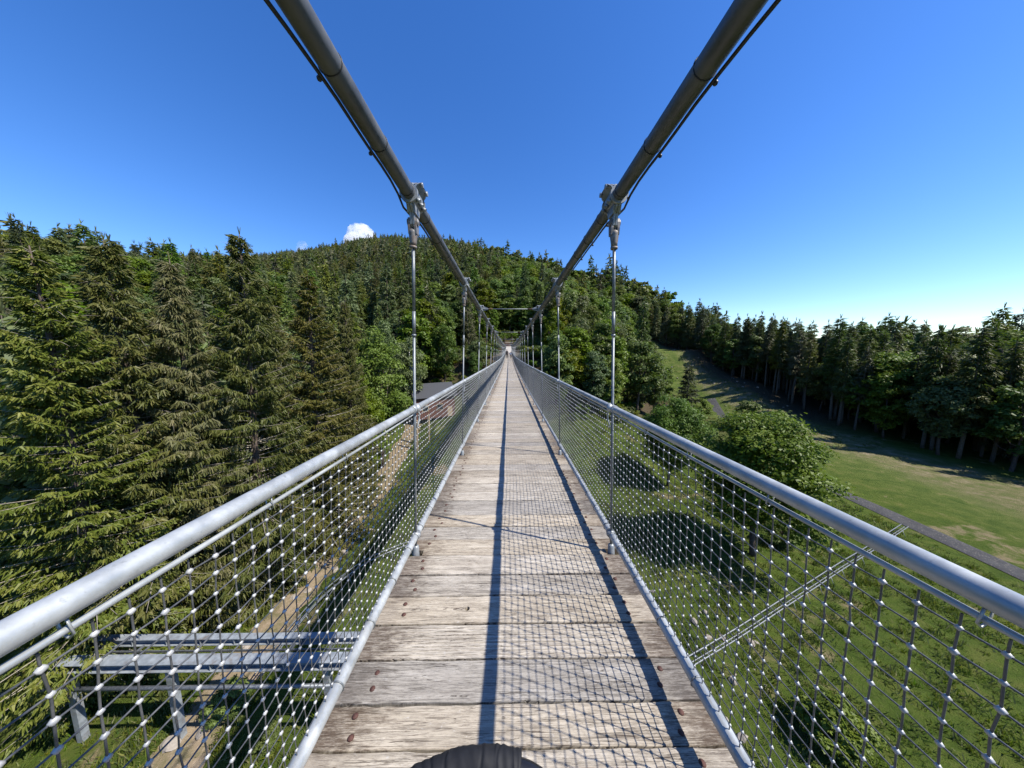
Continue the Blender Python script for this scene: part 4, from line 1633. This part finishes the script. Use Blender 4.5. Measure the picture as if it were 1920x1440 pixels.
def tuft(seed, n, h, spread):
    r = np.random.default_rng(seed)
    g = G()
    P = np.concatenate([r.normal(0, spread, (n, 2)), np.zeros((n, 1))], 1)
    D = nrm(np.concatenate([r.normal(0, 0.55, (n, 2)), np.ones((n, 1))], 1))
    quads(g, P, D, nrm(np.cross(D, r.normal(0, 1, (n, 3)))), h * r.uniform(0.5, 1.2, n), np.full(n, 0.05), 0.2, 0, r.uniform(0, 1, n))
    return g.mesh('tuft', M['grass'])


M['grass'] = foliage('meadow grass blades', (0.042, 0.078, 0.010), (0.092, 0.132, 0.018), (0.175, 0.180, 0.048), 0.35, 0.26)
gp = []
for n_, xr, yr in ((15000, (2.5, 46), (2, 62)), (5200, (-15.2, -2), (2, 60)), (2600, (-25, -18.2), (4, 48)), (2600, (-19.5, -14.2), (2, 60)), (3500, (46, 78), (55, 125))):
    x = rng.uniform(*xr, n_)
    y = rng.uniform(*yr, n_)
    trk = np.interp(y, [2, 12, 20, 30, 44, 60], [-15.0, -16.4, -17.2, -18.0, -18.5, -19])
    k_ = (np.abs(x - trk) > 1.15) & (np.sin(x * 0.9 + 1.7 * np.sin(y * 0.5)) * np.cos(y * 0.8 + x * 0.2) + rng.uniform(-0.9, 0.9, n_) > -0.35)
    rd = np.interp(y, [10, 40, 59, 76, 91, 101], [45, 47, 52.5, 60, 66.5, 70])
    k_ &= np.abs(x - rd) > 2.1
    x, y = x[k_], y[k_]
    gp.append(np.stack([x, y, ground(x, y) - 0.03], -1))
gp = np.vstack(gp)
scatter_stuff('meadow_grass', M['grass'], gp, rng.uniform(0.5, 1.5, len(gp)) ** 1.3, [tuft(900 + q, 16, 0.30, 0.16) for q in range(3)], 'tufted green grass growing over the meadow below the bridge', 'grass')

ub = []
for q in range(3):
    ub.append(broadleaf(930 + q, 1.5, 1.3, 16, 650, 0.20, (M['bark_dark'], M['leaf_mid']), 0.0, 0.8, 0.1, 0)[1])
x, y = rng.uniform(-34, 62, 2600), rng.uniform(58, 150, 2600)
k_ = ((np.abs(x) > 3.2) | (y > 92)) & ~((x > 50) & (y < 132)) & ~((x > -26) & (x < -9) & (y < 67)) & (ground(x, y) > -16) & (ground(x, y) < 26)
x, y = x[k_], y[k_]
scatter_stuff('undergrowth', M['leaf_mid'], np.stack([x, y, ground(x, y) - 0.1], -1), rng.uniform(0.5, 1.7, len(x)), ub, 'low leafy undergrowth covering the slope round the far landing', 'undergrowth')

# ------------------------------------------------------------------ hut on the left
hx, hy = -16.4, 60.0
hz = float(ground(hx - 1, hy - 1)) + 0.3
hut = empty('wooden_hut', (hx, hy, hz), math.radians(33))
tag(hut, 'red brown wooden hut with dark slate roof below the left slope', 'hut')
LX, LY, HW, HG = 8.0, 6.0, 4.4, 6.6
g = G()
g.prism([(-LY / 2, 0), (LY / 2, 0), (LY / 2, HW), (0, HG), (-LY / 2, HW)], (0, 0, 0), (0, 1, 0), (0, 0, 1), (1, 0, 0), LX)
g.build('wall', M['hutwall'], hut)
g = G()
for e in (-1, 1):
    sl_ = math.atan2(HG - HW, LY / 2)
    ln = LY / 2 / math.cos(sl_) + 0.6
    R_ = Matrix.Rotation(-e * sl_, 3, 'X')
    cen = Vector((0, e * (LY / 4 + 0.22), (HW + HG) / 2 + 0.05))
    g.box(cen, (LX + 1.2, ln, 0.16), 0, R_)
g.build('roof', M['hutroof'], hut)
for xw in (-2.2, 0.8):
    g = G()
    g.box((xw, -LY / 2 - 0.02, 2.2), (1.3, 0.10, 1.3))
    f_ = g.build('window', M['paleboard'], hut)
    g = G()
    g.box((xw, -LY / 2 - 0.08, 2.2), (1.05, 0.04, 1.05))
    g.build('pane', M['glass'], f_)
g = G()
g.box((2.9, -LY / 2 - 0.03, 1.05), (1.0, 0.08, 2.1))
g.build('door', M['paleboard'], hut)
for n_, (x, y, h, lb) in enumerate([(-15.6, 47.5, 5.4, 'pale timber post left of the hut gable'), (-16.6, 49.5, 4.6, 'shorter pale timber post behind the first post'), (-14.4, 50.5, 5.0, 'pale timber post nearest the hut wall')]):
    g = G()
    z = float(ground(x, y))
    g.box((0, 0, h / 2 - 0.2), (0.26, 0.26, h))
    g.prism([(-0.13, 0), (0.13, 0), (0, 0.16)], (0, 0, h - 0.2), (1, 0, 0), (0, 0, 1), (0, 1, 0), 0.26)
    tag(g.build('timber_post', M['paleboard'], None, (x, y, z)), lb, 'post')

# ------------------------------------------------------------------ steel girder platform and rail track on the meadow
gz = -15.6
gd = empty('steel_girder_frame', (-12.5, 13.3, float(ground(-12.5, 13.3))))
tag(gd, 'light grey steel girder frame on posts below the left railing', 'steel frame')
bz = gd.location.z
for yy, ww, hh in ((0.62, 0.34, 0.36), (-0.55, 0.52, 0.42)):
    g = G()
    for dz, th in ((hh / 2, 0.03), (-hh / 2, 0.03)):
        g.box((-2.5, yy, gz - bz + dz), (15.5, ww, th))
    g.box((-2.5, yy, gz - bz), (15.5, 0.03, hh - 0.03))
    for q in range(9):
        g.box((-9.5 + q * 1.8, yy, gz - bz), (0.02, ww * 0.9, hh - 0.03))
    g.build('girder', M['greysteel'], gd)
g = G()
g.box((-2.5, 0.06, gz - bz - 0.04), (15.5, 0.05, 0.10))
for q in range(8):
    g.box((-9.0 + q * 2.0, 0.03, gz - bz - 0.10), (0.10, 0.78, 0.08))
g.build('cross_bar', M['darksteel'], gd)
g = G()
g.cyl((-10.3, -1.05, gz - bz - 0.75), (5.3, -1.05, gz - bz - 0.75), 0.09, None, 10)
g.build('pipe', M['darksteel'], gd)
for x in (3.3, -4.5, -9.5):
    g = G()
    g.box((x, -0.55, (gz - bz) / 2 - 0.35), (0.28, 0.28, gz - bz + 0.30))
    g.box((x, -0.55, 0.02), (0.5, 0.5, 0.06))
    g.build('post', M['greysteel'], gd)


def rail_track(name, pts, label, lift=0.75):
    P = np.array(pts, float)
    d = np.concatenate([[0], np.cumsum(np.linalg.norm(np.diff(P, axis=0), axis=1))])
    s = np.arange(0, d[-1], 0.4)
    X, Y = np.interp(s, d, P[:, 0]), np.interp(s, d, P[:, 1])
    for _ in range(14):
        X[1:-1] = (X[:-2] + 2 * X[1:-1] + X[2:]) / 4
        Y[1:-1] = (Y[:-2] + 2 * Y[1:-1] + Y[2:]) / 4
    T = nrm(np.stack([np.gradient(X), np.gradient(Y)], -1))
    Nn = np.stack([-T[:, 1], T[:, 0]], -1)
    Z = ground(X, Y) + lift
    for _ in range(10):
        Z[1:-1] = (Z[:-2] + 2 * Z[1:-1] + Z[2:]) / 4
    o0 = np.array([X[len(X) // 2], Y[len(X) // 2], float(ground(X[len(X) // 2], Y[len(X) // 2]))])
    root = empty(name, tuple(o0))
    tag(root, label, 'rail track')
    C = np.stack([X, Y, Z], -1) - o0
    for e in (-1, 1):
        g = G()
        g.tube(C + np.concatenate([Nn * 0.24 * e, np.zeros((len(X), 1))], 1), 0.042, 8)
        g.build('rail', M['rod'], root)
    g = G()
    g.tube(C + [0, 0, -0.14], 0.035, 8)
    for q in range(0, len(X), 2):
        n3 = np.append(Nn[q], 0)
        g.cyl(C[q] - n3 * 0.26, C[q] + n3 * 0.26, 0.02, None, 6)
    g.build('spine', M['rod'], root)
    for q in range(3, len(X) - 2, 5):
        g = G()
        n3 = np.append(Nn[q], 0)
        for e in (-1, 1):
            a = C[q] + n3 * 0.2 * e
            b = C[q] + n3 * 0.55 * e
            b[2] = float(ground(b[0] + o0[0], b[1] + o0[1])) - o0[2] - 0.1
            g.cyl(a, b, 0.022, None, 6)
        g.build('leg', M['zinc'], root)
    return root


rail_track('rail_track', [(6, 13.27), (11.4, 15.5), (22.3, 20), (32, 24.0), (44, 29)], 'metal rail track on short splayed legs crossing the meadow on the right')
rail_track('rail_track', [(-7, 28.4), (-9.7, 26.9), (-13.3, 24.2), (-15, 20.6), (-15.2, 17.4), (-15.0, 14.8)], 'curving metal rail track between the dirt track and the bridge shadow')


# ------------------------------------------------------------------ boulders
def rock_mesh(seed):
    r = np.random.default_rng(seed)
    g = G()
    g.ball((0, 0, 0.25), (0.62, 0.5, 0.42), 0, 14, 9)
    V = g.V[0]
    d = nrm(V - [0, 0, 0.25])
    for q in range(9):
        n_ = nrm(r.normal(0, 1, 3))
        c = r.uniform(0.28, 0.42)
        proj = (V - [0, 0, 0.25]) @ n_
        V -= np.maximum(proj - c, 0)[:, None] * n_ * 0.9
    V += r.normal(0, 0.012, V.shape)
    g.V[0] = V
    me = g.mesh('boulder', M['rock'])
    for p in me.polygons:
        p.use_smooth = False
    return me


rms = [rock_mesh(500 + q) for q in range(5)]
rk = 0


def rocks(n, xr, yr, s0, s1, lb, gr):
    for q in range(n):
        x, y = rng.uniform(*xr), rng.uniform(*yr)
        o = link('boulder', rms[int(rng.integers(5))], None, (x, y, float(ground(x, y)) - 0.05))
        sc = rng.uniform(s0, s1)
        o.scale = (sc * rng.uniform(0.8, 1.5), sc, sc * rng.uniform(0.7, 1.1))
        o.rotation_euler.z = rng.uniform(0, 6.28)
        tag(o, lb, 'boulder', gr)


rocks(40, (62, 82), (78, 128), 0.2, 0.7, 'pale boulder lying on the cleared bank below the dark forest edge', 'boulders on the cleared bank')
rocks(10, (47, 53), (78, 88), 0.8, 1.6, 'pale boulder heaped beside the lone small spruce', 'boulders beside the lone spruce')
rocks(30, (10.5, 17), (6, 10.5), 0.2, 0.8, 'pale boulder in the stone heap on the meadow by the bridge', 'boulders of the meadow stone heap')
rocks(26, (11, 18), (12, 22), 0.12, 0.5, 'pale boulder on the grass beside the metal rail track', 'boulders beside the right rail track')
rocks(14, (-18.5, -15), (8, 30), 0.3, 0.7, 'pale boulder along the dirt track', 'boulders along the dirt track')

# ------------------------------------------------------------------ clouds: real volumes far behind the hill
def cloud(name, px, py, dist, blobs, dens, label):
    c = at_depth(px, py, dist)
    u = dist / 535.0
    g = G()
    for bx, by, bz, rx, rz in blobs:
        g.ball((bx * u, bz * u, -by * u), (rx * u, rx * u * 0.8, rz * u), 0, 20, 12)
    t = NT('cloud vapour')
    t.t.nodes.remove(t.b)
    v = t.n('ShaderNodeVolumePrincipled')
    v.inputs['Color'].default_value = (1, 1, 1, 1)
    v.inputs['Anisotropy'].default_value = 0.2
    p = t.obj()
    n = t.noise(p, 0.055 / u, 6, 0.62)
    n2 = t.noise(p, 0.018 / u, 2, 0.5)
    m = t.maprange(t.math('ADD', t.math('MULTIPLY', n, 0.6), t.math('MULTIPLY', n2, 0.4)), 0.44, 0.56, 0, dens / u)
    t.l(m, v.inputs['Density'])
    t.l(v.outputs[0], t.out.inputs['Volume'])
    o = g.build(name, t.m, None, tuple(c))
    return tag(o, label, 'cloud')


cloud('cloud', 676, 440, 3200, [(0, 0, 0, 26, 20), (-16, 12, 4, 18, 14), (14, 12, -5, 20, 18), (2, -8, 3, 14, 12), (-6, 14, -6, 22, 16)], 0.16, 'small bright white cloud just above the summit')
cloud('cloud', 568, 470, 3200, [(0, 0, 0, 12, 18), (4, 12, 0, 14, 16)], 0.05, 'thin faint wisp of cloud left of the white one')

# ------------------------------------------------------------------ render settings
scene.render.engine = 'CYCLES'
cy = scene.cycles
cy.max_bounces = 6
cy.diffuse_bounces = 3
cy.glossy_bounces = 2
cy.transmission_bounces = 3
cy.transparent_max_bounces = 4
cy.volume_bounces = 3
cy.caustics_reflective = False
cy.caustics_refractive = False
cy.sample_clamp_indirect = 6
cy.use_adaptive_sampling = True
cy.adaptive_threshold = 0.012
cy.use_denoising = True
scene.view_settings.view_transform = 'Standard'
scene.view_settings.look = 'None'
scene.view_settings.exposure = 0.75
scene.view_settings.gamma = 1.0
